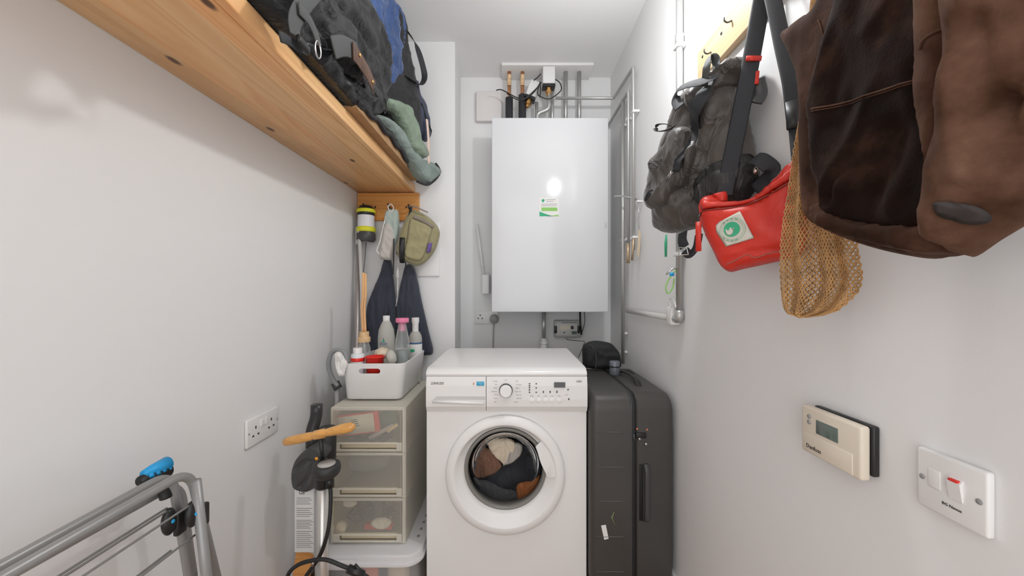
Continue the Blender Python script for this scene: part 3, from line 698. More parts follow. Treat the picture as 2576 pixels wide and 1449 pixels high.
obj('bag_handle', strap([SP.p(2060, 300, .012), SP.p(2055, 180, .012), SP.p(2050, 60, .010), SP.p(2070, -120, .01), Vector((RWX-.05, .66, 1.852))], .02, SP.n, .003), stringm, t)

# ---- suede jacket
JP = Pl((.505, .75), (.495, .30))
t = thing('suede_jacket', 'dark brown worn suede jacket hanging nearest the camera on the right wall', 'jacket', (.5, .48, 1.18))
jout = [(2120, -420), (2080, -120), (2066, 0), (2020, 45), (1974, 84), (1990, 128), (2012, 180), (2022, 240), (2024, 330), (2025, 440), (2028, 520), (2042, 555), (2090, 585), (2180, 618), (2280, 642), (2370, 650), (2450, 615), (2540, 540), (2680, 440), (2720, 200), (2740, -420)]
body, hj = puff('back_panel', suedeM, jout, JP, .022, .015, .035, .0075, wr=(.007, 13, 6), parent=t, seed=1)
puff('front_panel', suedeD, [(2150, -430), (2128, -100), (2122, 0), (2108, 70), (2080, 160), (2056, 250), (2055, 310), (2063, 380), (2072, 440), (2088, 480), (2085, 520), (2130, 552), (2200, 572), (2300, 580), (2365, 575), (2420, 560), (2450, 300), (2480, -430)], JP, .014, .004, .010, .0075, wr=(.002, 9, 6), parent=t, on=hj, mh=.020, eps=.004, seed=6,
    creases=[([(2092, 500), (2105, 470), (2120, 440)], .012, .008), ([(2200, 480), (2240, 400), (2260, 340)], .012, .02)], bumps=[(2110, 460, .02, .012)])
hfp = puff('x', suedeD, [(2150, -430), (2128, -100), (2122, 0), (2108, 70), (2080, 160), (2056, 250), (2055, 310), (2063, 380), (2072, 440), (2088, 480), (2085, 520), (2130, 552), (2200, 572), (2300, 580), (2365, 575), (2420, 560), (2450, 300), (2480, -430)], JP, .014, .004, .010, .0075, wr=(.002, 9, 6), on=hj, mh=.020, eps=.004, seed=6, build=False)
puff('hem_band', suedeM, [(2078, 505), (2120, 530), (2200, 552), (2290, 560), (2380, 552), (2440, 560), (2450, 610), (2370, 645), (2290, 636), (2190, 612), (2100, 580), (2066, 550)], JP, .020, .004, .010, .0075, wr=(.005, 10, 16), parent=t, on=hj, mh=.020, eps=.004, seed=3)
obj('seam', cord(JP, [(2056, 274), (2130, 258), (2220, 232), (2325, 200)], .0013, hfp, .0008, mh=.034), suedeL, t)
obj('seam', cord(JP, [(2056, 280), (2130, 264), (2220, 238), (2325, 206)], .0008, hfp, .0004, mh=.034), suedeL, t)
obj('edge_binding', cord(JP, [(2124, -60), (2122, 0), (2108, 70), (2080, 160), (2057, 250), (2056, 310), (2063, 380), (2073, 440), (2086, 490)], .0017, hj, .0045, mh=.022), suedeL, t)
obj('seam', cord(JP, [(2058, 50), (2072, 90), (2076, 140), (2066, 185)], .0009, hj, .0006, mh=.02), suedeL, t)
sa, hsa = puff('sleeve', suedeL, [(2350, -430), (2344, 0), (2342, 130), (2345, 230), (2354, 310), (2365, 390), (2380, 452), (2420, 400), (2470, 300), (2490, 0), (2500, -430)], JP, .034, .004, .03, .0075, wr=(.008, 18, 8), parent=t, on=hj, mh=.020, eps=.004, seed=11)
obj('seam', cord(JP, [(2325, 125), (2345, 95), (2380, 72), (2405, 60)], .0015, lambda p: hsa(p)+.0005, .0008, mh=.05), suedeL, sa)
sb, hsb = puff('sleeve', suedeL, [(2460, -430), (2435, 0), (2428, 130), (2426, 240), (2420, 310), (2402, 370), (2382, 430), (2377, 500), (2363, 585), (2370, 615), (2398, 642), (2422, 643), (2480, 603), (2550, 560), (2620, 515), (2710, 440), (2760, 100), (2800, -430)], JP, .052, .004, .045, .0075, wr=(.014, 13, 6), parent=t, on=hj, mh=.020, eps=.004, seed=14,
    creases=[([(2440, 270), (2456, 350), (2490, 430)], .032, .013), ([(2430, 60), (2436, 150), (2450, 250)], .016, .012), ([(2540, 40), (2530, 200), (2545, 330)], .016, .016), ([(2580, 250), (2580, 350), (2575, 480)], .02, .01), ([(2400, 480), (2450, 470), (2500, 480)], .008, .008)])
puff('elbow_patch', mat('grey rubbed patch', (.045, .036, .034), .8, var=.2, vscale=30), [(2366, 516), (2380, 508), (2406, 510), (2432, 528), (2424, 552), (2398, 566), (2374, 560), (2362, 545)], JP, .0012, .0005, .004, .006, parent=sb, on=lambda p: hsb(p)+.0006, mh=.062, eps=.004)
obj('hanging_loop', strap([JP.p(2250, -420, .02), Vector((RWX-.06, .47, 1.80)), Vector((RWX-.052, .45, 1.856))], .012, (-1, 0, 0)), suedeM, t)

#SECTION_PLATES
# ------------------------------------------------------------------ wall plates
t = thing('thermostat', 'cream programmable thermostat with small grey display and black back plate', 'thermostat', (RWX, .68, .82))
obj('back_plate', box(RWX-.012, RWX-.0005, .622, .745, .831, .915, .003), blackp, t)
obj('thermostat_case', box(RWX-.030, RWX-.0125, .625, .755, .823, .914, .005, 3), cream, t)
obj('thermostat_flap', box(RWX-.0312, RWX-.029, .640, .750, .826, .862, .001), cream, t)
a, b = onX(2052, 1060, RWX-.031), onX(2107, 1115, RWX-.031)
obj('display', box(RWX-.0310, RWX-.029, b.y, a.y, .869, .895, .0008), lcd, t)
for z in (.896, .885):
    obj('button', lathe([(0, .0015), (.004, .0015), (.0045, 0), (0, 0)], 16, axisM((RWX-.030, onX(2036, 1057, RWX-.030).y, z), (-1, 0, 0))), greyp, t)
text('maker_lettering', 'Danfoss', .011, M_RIGHTW((RWX-.0316, .722, .838)), ink, t, .0002)
t = thing('fused_switch', 'white fused switch plate with a red-tipped rocker, right of the thermostat', 'switch', (RWX, .515, .826))
obj('face_plate', box(RWX-.011, RWX-.0005, .473, .557, .8265, .9110, .0035, 3), whitep, t)
obj('fuse_carrier', box(RWX-.0125, RWX-.010, .525, .541, .861, .887, .001), whitep, t)
rk = obj('rocker', prism([(RWX-.011, .514, .858), (RWX-.0125, .514, .858), (RWX-.0165, .514, .882), (RWX-.011, .514, .888)], (0, -.015, 0)), whitep, t, False)
obj('neon_tip', box(RWX-.0172, RWX-.012, .501, .512, .8835, .8865, .0005), redp, rk)
for y in (.549, .482):
    obj('screw', lathe([(0, .0004), (.0035, .0008), (.004, 0), (0, 0)], 14, axisM((RWX-.011, y, .870), (-1, 0, 0))), greyp, t)
text('maker_lettering', 'BG Nexus', .0055, M_RIGHTW((RWX-.0115, .512, .846)), ink, t, .0002)
t = thing('wall_socket', 'white double wall socket low on the left wall above the drying rack', 'socket', (LWX, 1.22, .657))
obj('face_plate', box(LWX+.0005, LWX+.010, 1.148, 1.300, .657, .744, .003, 3), whitep, t)
for yc in (1.186, 1.262):
    sgn = 1
    for (dy, dz, hh, ww) in ((0, .014, .009, .005), (-.012, -.010, .005, .008), (.012, -.010, .005, .008)):
        obj('pin_slot', box(LWX+.0098, LWX+.0105, yc+dy-ww/2, yc+dy+ww/2, .697+dz-hh/2, .697+dz+hh/2), ink, t, False)
for yc in (1.214, 1.236): obj('rocker', box(LWX+.009, LWX+.0135, yc-.007, yc+.007, .705, .727, .0012), whitep, t)
for yc in (1.155, 1.293): obj('screw', lathe([(0, .0005), (.003, .001), (.0035, 0), (0, 0)], 12, axisM((LWX+.010, yc, .700), (1, 0, 0))), greyp, t)

#SECTION_BOILER
# ------------------------------------------------------------------ boiler in the recess
BX0, BX1, BY = (1237-CX)/F*2.05, (1530.5-CX)/F*2.05, 2.05
BZ0, BZ1 = H-(785-HY)/F*2.05, H-(296-HY)/F*2.05
t = thing('boiler', 'large white wall-hung heating unit with a small green sticker', 'boiler', ((BX0+BX1)/2, BWY, BZ0))
obj('boiler_case', box(BX0+.004, BX1-.004, BY+.012, BWY-.002, BZ0+.004, BZ1-.002, .004), boilm, t)
obj('front_cover', box(BX0, BX1, BY, BY+.011, BZ0, BZ1, .004, 3), boilm, t)
s0 = P(1356, 498, BY); s1 = P(1406, 545, BY)
st = obj('sticker', box(s0.x, s1.x, BY-.0009, BY-.0001, s1.z, s0.z), paper, t, False)
gz = s0.z
grn = mat('lime green print', (.25, .55, .12), .5)
obj('printed_bar', box(P(1362, 0, BY).x, P(1402, 0, BY).x, BY-.0013, BY-.0008, P(0, 531, BY).z, P(0, 522, BY).z), grn, st, False)
obj('printed_wave', prism([P(1357, 532, BY-.001), P(1357, 544, BY-.001), P(1390, 544, BY-.001), P(1372, 538, BY-.001)], (0, -.0004, 0)), greenp, st, False)
obj('printed_wave', prism([P(1376, 544, BY-.001), P(1405, 544, BY-.001), P(1405, 540, BY-.001)], (0, -.0004, 0)), grn, st, False)
obj('printed_leaf', prism([P(1362, 505, BY-.001), P(1366, 510, BY-.001), P(1371, 503, BY-.001), P(1366, 500, BY-.001)], (0, -.0004, 0)), greenp, st, False)
for k, (a, b_, y_) in enumerate(((1374, 1398, 502), (1374, 1392, 506), (1362, 1402, 513), (1362, 1400, 517))):
    obj('printed_line', box(P(a, 0, BY).x, P(b_, 0, BY).x, BY-.0012, BY-.0008, P(0, y_+1, BY).z, P(0, y_, BY).z), inkg, st, False)
obj('catch', box(P(1520, 0, BY).x, P(1527, 0, BY).x, BY-.0012, BY, P(0, 573, BY).z, P(0, 560, BY).z, .0004), lgrey, t)
# pipes above the boiler
def vpipe(name, label, px, y0, y1, Y, r, m, cat='pipe', group=None, extra=None):
    t = thing(name, label, cat, P(px, y1, Y), group)
    obj('pipe_run', tube([P(px, y0, Y), P(px, y1, Y)], r, 14), m, t); return t
def zc(Y, z): return HY-(z-H)*F/Y
YT = 2.25
for px, lb in ((1281, 'copper pipe with black foam sleeve above the boiler, leftmost of the pair'), (1314, 'copper pipe with black foam sleeve above the boiler, rightmost of the pair')):
    t = thing('insulated_pipe', lb, 'pipe', P(px, 296, YT))
    x = P(px, 0, YT).x
    obj('pipe_run', tube([(x, YT, BZ1-.01), (x, YT, CEIL-.016)], .0115, 14), copper, t)
    obj('foam_sleeve', lathe([(.0225, 0), (.0225, P(0, 245 if px < 1300 else 238, YT).z-BZ1), (.010, P(0, 243 if px < 1300 else 234, YT).z-BZ1)], 20, T(x, YT, BZ1-.005)), foam, t)
    obj('paint_splash', lathe([(.0122, 0), (.0135, .004), (.0130, .06), (.0122, .066)], 16, T(x, YT, CEIL-.10)), mat('flaky cream paint', (.72, .5, .3), .8, var=.4, vscale=50), t)
for px, lb in ((1423, 'plated vertical pipe above the boiler, nearer the valve box'), (1457, 'plated vertical pipe above the boiler, nearest the right wall')):
    t = thing('riser_pipe', lb, 'pipe', P(px, 296, YT)); x = P(px, 0, YT).x
    obj('pipe_run', tube([(x, YT, BZ1-.01), (x, YT, CEIL-.016)], .0125, 14), pipem, t)
def valve(label, px, py, wpx, hpx, Y, tilt, grp):
    t = thing('valve_actuator', label, 'valve', P(px, py+hpx/2, Y)); c = P(px, py, Y); k = Y/F
    Mx = Matrix.Translation(c) @ Matrix.Rotation(tilt, 4, 'Y')
    b = box(-wpx*k/2, wpx*k/2, -.03, .03, -hpx*k/2+.012, hpx*k/2, .006); b.transform(Mx); obj('actuator_box', b, whitep, t)
    b = box(-wpx*k/2-.001, wpx*k/2+.001, -.031, .031, -hpx*k/2-.004, -hpx*k/2+.010, .002); b.transform(Mx); obj('mounting_plate', b, blackp, t)
    obj('valve_body', lathe([(0, 0), (.016, 0), (.016, -.014), (.020, -.016), (.020, -.026), (.012, -.03), (.012, -.045), (0, -.045)], 6, Mx @ T(0, 0, -hpx*k/2-.004)), brass, t, False)
    return c
valve('white motorised valve box hanging from the ceiling board, upper one', 1380, 197, 31, 48, 2.2, 0, '')
valve('white tilted motorised valve box, lower one beside the copper pipes', 1340, 230, 26, 44, 2.23, .35, '')
t = thing('short_pipe', 'bent plated pipe between the upper valve box and the boiler', 'pipe', P(1385, 296, 2.2))
obj('pipe_run', tube(fillet([P(1381, 232, 2.2), P(1381, 274, 2.2), P(1352, 286, 2.21), Vector((P(1350, 0, 2.21).x, 2.21, BZ1-.01))], .02), .0125, 14), pipem, t)
t = thing('short_pipe', 'straight plated pipe below the tilted valve box', 'pipe', P(1352, 296, 2.23))
obj('pipe_run', tube([P(1350, 258, 2.23), Vector((P(1350, 0, 2.23).x, 2.23, BZ1-.01))], .010, 14), pipem, t)
t = thing('short_pipe', 'plated pipe stub standing right of the upper valve box', 'pipe', P(1389, 296, 2.25))
obj('pipe_run', tube([P(1389, 205, 2.27), Vector((P(1389, 0, 2.27).x, 2.27, BZ1-.01))], .011, 14), pipem, t)
t = thing('cable_loom', 'black cable looping between the valve boxes and the boiler', 'cable', P(1320, 250, 2.17))
for pts in ([(1248, 227), (1262, 226), (1285, 238), (1305, 247), (1325, 246), (1345, 230), (1358, 210)], [(1275, 235), (1300, 250), (1320, 248), (1350, 222), (1362, 207)], [(1356, 215), (1352, 235), (1362, 244), (1380, 249), (1398, 240), (1412, 225), (1408, 208), (1397, 200)], [(1343, 202), (1352, 195), (1360, 186)], [(1358, 205), (1360, 225), (1358, 245)]):
    obj('cable', tube(catmull([P(x, y, 2.165) for x, y in pts], 6), .0032, 8), blackp, t)
t = thing('pipe_run_upper', 'thin plated pipe running along the right wall and across above the boiler', 'pipe', P(1545, 250, 2.17))
zt = P(1596, 172, .59*F/(1596-CX)).z
y1 = .59*F/(1596-CX); ztop = H+1.084
obj('pipe_run', tube(fillet([P(1398, 247, 2.17), (.585, 2.17, P(0, 247, 2.17).z), (.585, y1, ztop), (.585, y1, H+.2)], .012), .0085, 12), pipem, t)
t.name = 'wall_pipe'
def clip(px, py, X=RWX, r=.009, parent=None):
    p = onX(px, py, X-.022); y, z = p.y, p.z
    b = box(X-.034, X-.0005, y-.013, y+.013, z-.006, z+.006, .002); return obj('pipe_clip', b, whitep, parent)
for q in ((1596, 281), (1596, 597)): clip(*q, parent=t)
for px, ytop, ybot, lab in ((1567, 249, 915, 'plated vertical pipe in the right wall corner, closest to the boiler'), (1581, 228, 612, 'plated vertical pipe on the right wall, middle one of the three by the boiler')):
    X = .585; y_ = X*F/(px-CX); z0 = H-(ybot-HY)/F*y_; z1 = H-(ytop-HY)/F*y_
    t = thing('wall_pipe', lab, 'pipe', (X, y_, z0))
    if px == 1567: obj('pipe_run', tube([(X, y_, z0), (X, y_, z1)], .0095, 12), pipem, t)
    else: obj('pipe_run', tube(fillet([(X, y_, z0), (X, y_, z1), (X, BWY-.03, z1-.0)], .01), .0085, 12), pipem, t)
    for py in ((316, 604, 838, 885) if px == 1567 else (300, 601)): clip(px, py, parent=t)
# lower valve group on those pipes
t = thing('test_valve', 'small brass and clear valve group at the foot of the wall pipes', 'valve', P(1585, 665, 1.9))
obj('valve_body', tube([P(1580, 612, 1.86), P(1580, 662, 1.86)], .009, 12), mat('dull brass', (.55, .42, .28), .4, .7), t)
obj('valve_body', tube([P(1594, 600, 1.80), P(1590, 655, 1.82)], .006, 12), MC['dull brass'], t)
obj('paper_tag', prism([P(1606, 575, 1.74), P(1613, 590, 1.73), P(1608, 648, 1.73), P(1603, 640, 1.74)], (-.001, -.001, 0)), mat('manila tag', (.6, .5, .36), .8), t, False)
obj('tag_wire', tube([P(1606, 508, 1.74), P(1607, 540, 1.74), P(1607, 580, 1.74)], .0015), chrome, t)
obj('lever', tube(catmull([P(1546, 494, 1.95), P(1560, 493, 1.92), P(1590, 497, 1.85), P(1606, 505, 1.78)], 5), .0045, 8), chrome, t)
obj('lever_clip', box(*(lambda p: (p.x-.012, p.x+.014, p.y-.01, p.y+.01, p.z-.004, p.z+.004))(P(1608, 507, 1.75)), .001), whitep, t)
# conduit on the right wall
X = RWX-.018; yc = X*F/(1709-CX)
t = thing('conduit', 'grey metal conduit running down the right wall behind the backpack', 'pipe', (X, yc, .98))
zb = H-(795-HY)/F*yc
obj('pipe_run', tube([(X, yc, CEIL-.001), (X, yc, zb)], .0115, 16), pipem, t)
for z in (2.03, 2.335): obj('pipe_socket', tube([(X, yc, z-.02), (X, yc, z+.02)], .0145, 16), pipem, t)
for z in (P(0, 117, yc).z, P(0, 640, yc).z):
    obj('pipe_clip', box(X-.016, RWX-.0005, yc-.018, yc+.018, z-.006, z+.006, .002), whitep, t)
obj('elbow', tube(fillet([(X, yc, zb+.02), (X, yc, zb-.012), (X, yc+.07, zb-.012)], .02), .015, 14), pipem, t)
obj('branch_pipe', tube([(X, yc+.05, zb-.012), (X, .585*F/(1575-CX), zb-.012)], .012, 14), lgrey, t)
obj('junction_box', box(RWX-.035, RWX-.001, yc+.03, yc+.075, zb-.035, zb+.03, .004), whitep, t)
obj('box_cable', tube(catmull([(X-.01, yc+.05, zb+.03), (X-.012, yc+.05, zb+.06), (X-.012, yc+.02, zb+.06), (X-.012, yc, zb+.03)], 5), .003), whitep, t)
t = thing('earth_wire', 'green and yellow earth wire running beside the grey conduit', 'cable', (X, yc+.03, 1.5))
earth = mat('green yellow wire', (.30, .60, .15), .5)
obj('wire_run', tube(catmull([(RWX-.006, yc+.035, CEIL-.002), (RWX-.006, yc+.035, 2.1), (RWX-.006, yc+.036, 1.9), (RWX-.010, yc+.055, 1.72)], 6), .0022, 6), earth, t)
t = thing('earth_clamp', 'earth clamp with a green and yellow wire loop on the conduit below the backpack', 'clamp', P(1695, 735, 1.33))
obj('clamp_band', tube([P(1676, 690, 1.33), P(1692, 676, 1.33), P(1712, 672, 1.33)], .004, 8), chrome, t)
obj('clamp_tag', box(*(lambda p: (p.x-.008, p.x+.008, p.y-.001, p.y+.001, p.z-.006, p.z+.006))(P(1690, 690, 1.32))), bluep, t)
obj('wire_loop', tube(catmull([P(1700, 680, 1.33), P(1684, 700, 1.33), P(1675, 722, 1.33), P(1680, 738, 1.33), P(1692, 724, 1.33), P(1696, 700, 1.33)], 6), .0025, 8), earth, t)
o = obj('screwdriver', tube([P(1676, 590, 1.33), P(1675, 612, 1.33), P(1675, 646, 1.33)], [.0025, .005, .004], 10), greenp); tag(o, 'small green handle hanging just below the backpack', 'handle')
# back wall items
o = obj('junction_box', box(*(lambda a, b: (a.x, b.x, BWY-.035, BWY-.0005, b.z, a.z))(P(1198, 228, 2.3), P(1262, 304, 2.3)), .004, 3), mat('pinkish white plastic', (.74, .70, .69), .4)); tag(o, 'pinkish white square junction box on the wall left of the pipes', 'box')
t = thing('wall_wand', 'slanted white plastic rod in a small white holder left of the boiler', 'rod', P(1222, 740, 2.27))
obj('rod', tube([P(1200, 565, 2.28), P(1217, 694, 2.28)], .0085, 12), whitep, t)
obj('holder', box(*(lambda a, b: (a.x, b.x, 2.26, BWY-.0005, b.z, a.z))(P(1212, 690, 2.27), P(1231, 740, 2.27)), .008, 3), whitep, t)
t = thing('wall_socket', 'white double wall socket with a round grey plug, under the boiler', 'socket', P(1218, 815, BWY))
obj('face_plate', box(*(lambda a, b: (a.x, b.x, BWY-.010, BWY-.0005, b.z, a.z))(P(1195, 782, 2.325), P(1254, 815, 2.325)), .003), whitep, t)
for (dx, dy) in ((1208, 793), (1203, 801), (1213, 801)):
    p = P(dx, dy, BWY-.011); obj('pin_slot', box(p.x-.003, p.x+.003, p.y, p.y+.001, p.z-.004, p.z+.004), ink, t, False)
t = thing('power_plug', 'round grey plug with a cable hanging in the socket below the boiler', 'plug', P(1243, 877, BWY-.03))
obj('plug_body', lathe([(0, .036), (.022, .034), (.027, .026), (.029, 0), (0, 0)], 24, axisM(P(1243, 802, BWY-.0105), (0, -1, 0))), greyp, t)
obj('cable', tube(catmull([P(1243, 812, BWY-.03), P(1241, 840, BWY-.03), P(1241, 900, BWY-.03), P(1241, 960, BWY-.03)], 5), .0035), greyp, t)
t = thing('waste_pipe', 'plated pipe with a white fitting dropping from the boiler behind the washing machine', 'pipe', P(1368, 880, 2.25))
obj('pipe_run', tube([P(1368, 785, 2.25), P(1368, 852, 2.25)], .012, 14), pipem, t)
obj('fitting', lathe([(0, 0), (.019, 0), (.019, .016), (.024, .018), (.024, .034), (.016, .036), (.016, .05), (0, .05)], 18, T(P(1368, 872, 2.25))), whitep, t, auto=40)
obj('lower_pipe', tube([P(1368, 870, 2.25), P(1368, 1000, 2.25)], .018, 14), whitep, t)
t = thing('energy_meter', 'grey rectangular heat meter with small display on the wall under the boiler', 'meter', P(1426, 850, BWY))
a, b = P(1394, 806, 2.30), P(1460, 848, 2.30)
obj('meter_case', box(a.x, b.x, 2.285, BWY-.0005, b.z, a.z, .006, 3), mat('meter grey', (.45, .45, .44), .4), t)
a, b = P(1400, 810, 2.283), P(1453, 845, 2.283)
mf = obj('meter_face', box(a.x, b.x, 2.279, 2.286, b.z, a.z, .003), lgrey, t)
for (x0, y0, x1, y1, m_) in ((1410, 818, 1433, 830, cream), (1436, 820, 1443, 828, blackp), (1418, 835, 1421, 838, ink), (1412, 811, 1450, 813, inkg), (1438, 833, 1451, 841, lcd)):
    a, b = P(x0, y0, 2.279), P(x1, y1, 2.279); obj('meter_print' if m_ is not blackp else 'optical_port', box(a.x, b.x, 2.2775, 2.2795, b.z, a.z), m_, mf, False)
for x0 in (1394, 1452):
    a, b = P(x0, 820, 2.284), P(x0+7, 838, 2.284); obj('side_clip', box(a.x, b.x, 2.277, 2.29, b.z, a.z, .002), blackp, t)
t = thing('cable_drop', 'black cables dropping behind the boiler beside the heat meter', 'cable', P(1466, 850, 2.28))
obj('cable', tube([P(1459, 780, 2.27), P(1460, 815, 2.27), P(1463, 842, 2.27)], .0055, 8), blackp, t)
obj('cable', tube(catmull([P(1470, 780, 2.27), P(1471, 810, 2.27), P(1464, 836, 2.27)], 5), .0022, 8), blackp, t)
obj('sensor_wire', tube(catmull([P(1423, 850, 2.27), P(1430, 855, 2.27), P(1460, 858, 2.27), P(1470, 862, 2.25), P(1455, 900, 2.2)], 5), .0018, 8), blackp, t)

#SECTION_WASHER
# ------------------------------------------------------------------ washing machine
WX0, WX1, WY, WYB = -.3215, .2775, 1.40, 1.905
WCX = (WX0+WX1)/2
t = thing('washing_machine', 'white front-loading washing machine with laundry behind its round door', 'washing machine', (WCX, 1.65, 0))
# cabinet with a round opening: front sheet built as ring fan
DC = P(1271, 1197, 1.395); dcx, dcz = DC.x, DC.z
obj('cabinet', box(WX0, WX1, WY+.19, WYB-.005, .01, .822, .004), white, t)
def front_sheet():
    bm = bmesh.new(); r = .190; seg = 48; y = WY+.010
    x0, x1, z0, z1 = WX0, WX1, .02, .6945
    inner, outer = [], []
    for k in range(seg):
        a = 2*math.pi*k/seg; c, s_ = math.cos(a), math.sin(a)
        inner.append(bm.verts.new((dcx+r*c, y, dcz+r*s_)))
        tx = ((x1-dcx)/c if c > 1e-6 else (x0-dcx)/c if c < -1e-6 else 1e9); tz = ((z1-dcz)/s_ if s_ > 1e-6 else (z0-dcz)/s_ if s_ < -1e-6 else 1e9)
        q = min(tx, tz); outer.append(bm.verts.new((dcx+q*c, y, dcz+q*s_)))
    for k in range(seg):
        k2 = (k+1) % seg; a, b = outer[k], outer[k2]
        bm.faces.new((inner[k], inner[k2], b, a))
        if abs(a.co.x-b.co.x) > 1e-5 and abs(a.co.z-b.co.z) > 1e-5:
            cx = x1 if max(a.co.x, b.co.x) > dcx and abs(max(a.co.x, b.co.x)-x1) < 1e-5 else x0
            cz = z1 if abs(max(a.co.z, b.co.z)-z1) < 1e-5 and max(a.co.z, b.co.z) > dcz else z0
            bm.faces.new((a, b, bm.verts.new((cx, y, cz))))
    # side returns
    for (xa, xb) in ((x0, x0), (x1, x1)):
        v = [bm.verts.new(q) for q in ((xa, y, z0), (xa, WY+.2, z0), (xa, WY+.2, z1+.12), (xa, y, z1+.12))]; bm.faces.new(v)
    v = [bm.verts.new(q) for q in ((x0, y, z0), (x1, y, z0), (x1, WY+.2, z0), (x0, WY+.2, z0))]; bm.faces.new(v)
    return bm
obj('front_sheet', front_sheet(), white, t, False)
# worktop slab with a rounded front
bm = bmesh.new(); prof = []
for k in range(9):
    a = math.pi/2*k/8; prof.append((WY-.004+.024*(1-math.sin(a)), .8245+.0275*(1-math.cos(a))*1.0))
prof = [(WY-.002, .8245), (WY-.005, .832), (WY-.002, .839), (WY+.006, .8455), (WY+.018, .850), (WY+.034, .852), (WYB, .852), (WYB, .8245)]
pl_ = prism([(WX0-.0005, y, z) for y, z in prof], (WX1-WX0+.001, 0, 0))
ed = [e for e in pl_.edges if abs(e.verts[0].co.x-e.verts[1].co.x) < 1e-6]
bmesh.ops.bevel(pl_, geom=ed, offset=.0035, segments=2, profile=.5, affect='EDGES')
obj('worktop', pl_, white, t, auto=35)
# control panel
def panel(x0, x1, lip):
    prof = [(WY-.003, .8235), (WY-.010, .79), (WY-.012, .74), (WY-.011, .714), (WY-.001, lip), (WY+.02, lip), (WY+.02, .8235)]
    return prism([(x0, y, z) for y, z in prof], (x1-x0, 0, 0))
XD = P(1223, 0, 1.39).x
obj('control_panel', panel(XD+.001, WX1, .694), whited, t, False)
dr = thing_dr = obj('detergent_drawer', panel(WX0+.002, XD-.001, .6945), whited, t, False)
a, b = P(1084, 997, 1.385), P(1222, 1014, 1.385)
obj('drawer_grip', prism([P(1098, 997, WY-.0125), P(1221, 997, WY-.0125), P(1221, 1006, WY-.0125), P(1088, 1006, WY-.0125)], (0, .003, 0)), mat('grip shade grey', (.60, .59, .58), .5), dr, False)  # flat strip, its darker grey paints in the shade of the grip recess
obj('drawer_handle', tube([P(1088, 1010, WY-.014), P(1150, 1012, WY-.015), P(1219, 1015, WY-.014)], .0055, 10), white, dr)
text('maker_lettering', 'ZANUSSI', .0125, M_FRONT(P(1100, 964.5, WY-.0105)), ink, dr, .0002, sx=.95)
lb = obj('eco_badge', box(*(lambda a, b: (a.x, b.x, WY-.0125, WY-.0095, b.z, a.z))(P(1199, 960, WY-.01), P(1218, 970, WY-.01)), .0012), mat('cyan badge', (.05, .40, .62), .4), dr)
text('badge_lettering', '7kg', .006, M_FRONT(P(1208.5, 965.5, WY-.0132)), paper, lb, .0001)
obj('badge_mark', box(*(lambda a, b: (a.x, b.x, WY-.0115, WY-.0095, b.z, a.z))(P(1190, 962, WY-.01), P(1193, 968, WY-.01))), mat('soft orange print', (.7, .4, .25), .5), dr, False)
K = P(1272.5, 981.5, WY-.012)
kb = obj('programme_knob', lathe([(0, .024), (.0195, .024), (.022, .021), (.0235, 0), (0, 0)], 36, axisM(K, (0, -1, 0))), white, t, auto=40)
obj('knob_ring', lathe([(.0228, .0125), (.0245, .012), (.0250, 0), (.0235, 0)], 36, axisM(K, (0, -1, 0))), dgrey, kb)
YP = WY-.0128
def ptext(s, px, py, size, m=inkg, name='printed_legend'):
    q = min(1, max(0, (py-948)/80)); return text(name, s, size, M_FRONT(P(px, py, YP)), m, t, .0001)
for i, (px, py, s_) in enumerate(((1246, 959, 'Cotton'), (1248, 967, 'Eco'), (1246, 976, 'Synth'), (1243, 985, 'Delicate'), (1248, 993, 'Wool'), (1247, 1002, 'Rinse'), (1246, 1011, 'Spin'), (1300, 959, 'Silk'), (1305, 968, 'Curtains'), (1302, 976, 'Jeans'), (1303, 985, 'Easy iron'), (1305, 994, 'Mini 30'), (1306, 1002, 'Refresh'), (1299, 1011, 'Sport'), (1272, 957, 'Off'))):
    ptext(s_, px, py, .0062)
def led(px, py, w_=3.2, h_=2.4, m=ink, name='indicator'):
    a, b = P(px-w_/2, py-h_/2, YP), P(px+w_/2, py+h_/2, YP); return obj(name, box(a.x, b.x, YP-.0003, YP+.0015, b.z, a.z), m, t, False)
for y in (965.5, 970.5, 975.5, 981, 987): led(1332, y); 
for y in (965.5, 976, 987): led(1349, y)
for x in (1367, 1384, 1401): led(x, 986, 2.4, 5)
led(1429, 980, 3, 3); led(1431, 1004, 3, 4)
for x in (1338, 1355, 1372, 1389, 1407):
    p = P(x, 1007, WY-.0118); obj('push_button', lathe([(0, .0012), (.0085, .0011), (.0095, .0006), (.010, 0), (0, 0)], 20, axisM(p, (0, -1, 0))), white, t)
for x, s_ in ((1338, 'temp'), (1355, 'spin'), (1372, 'soak'), (1389, 'rinse'), (1407, 'time')): ptext(s_, x, 996, .0056)
a, b = P(1394, 962, YP), P(1422, 975, YP)
obj('display', box(a.x, b.x, YP-.0006, YP+.002, b.z, a.z), mat('washer display', (.09, .09, .095), .25), t, False)
ptext('1400', 1456, 960, .0105, ink, 'model_lettering')
ptext('start', 1425, 993, .0056)
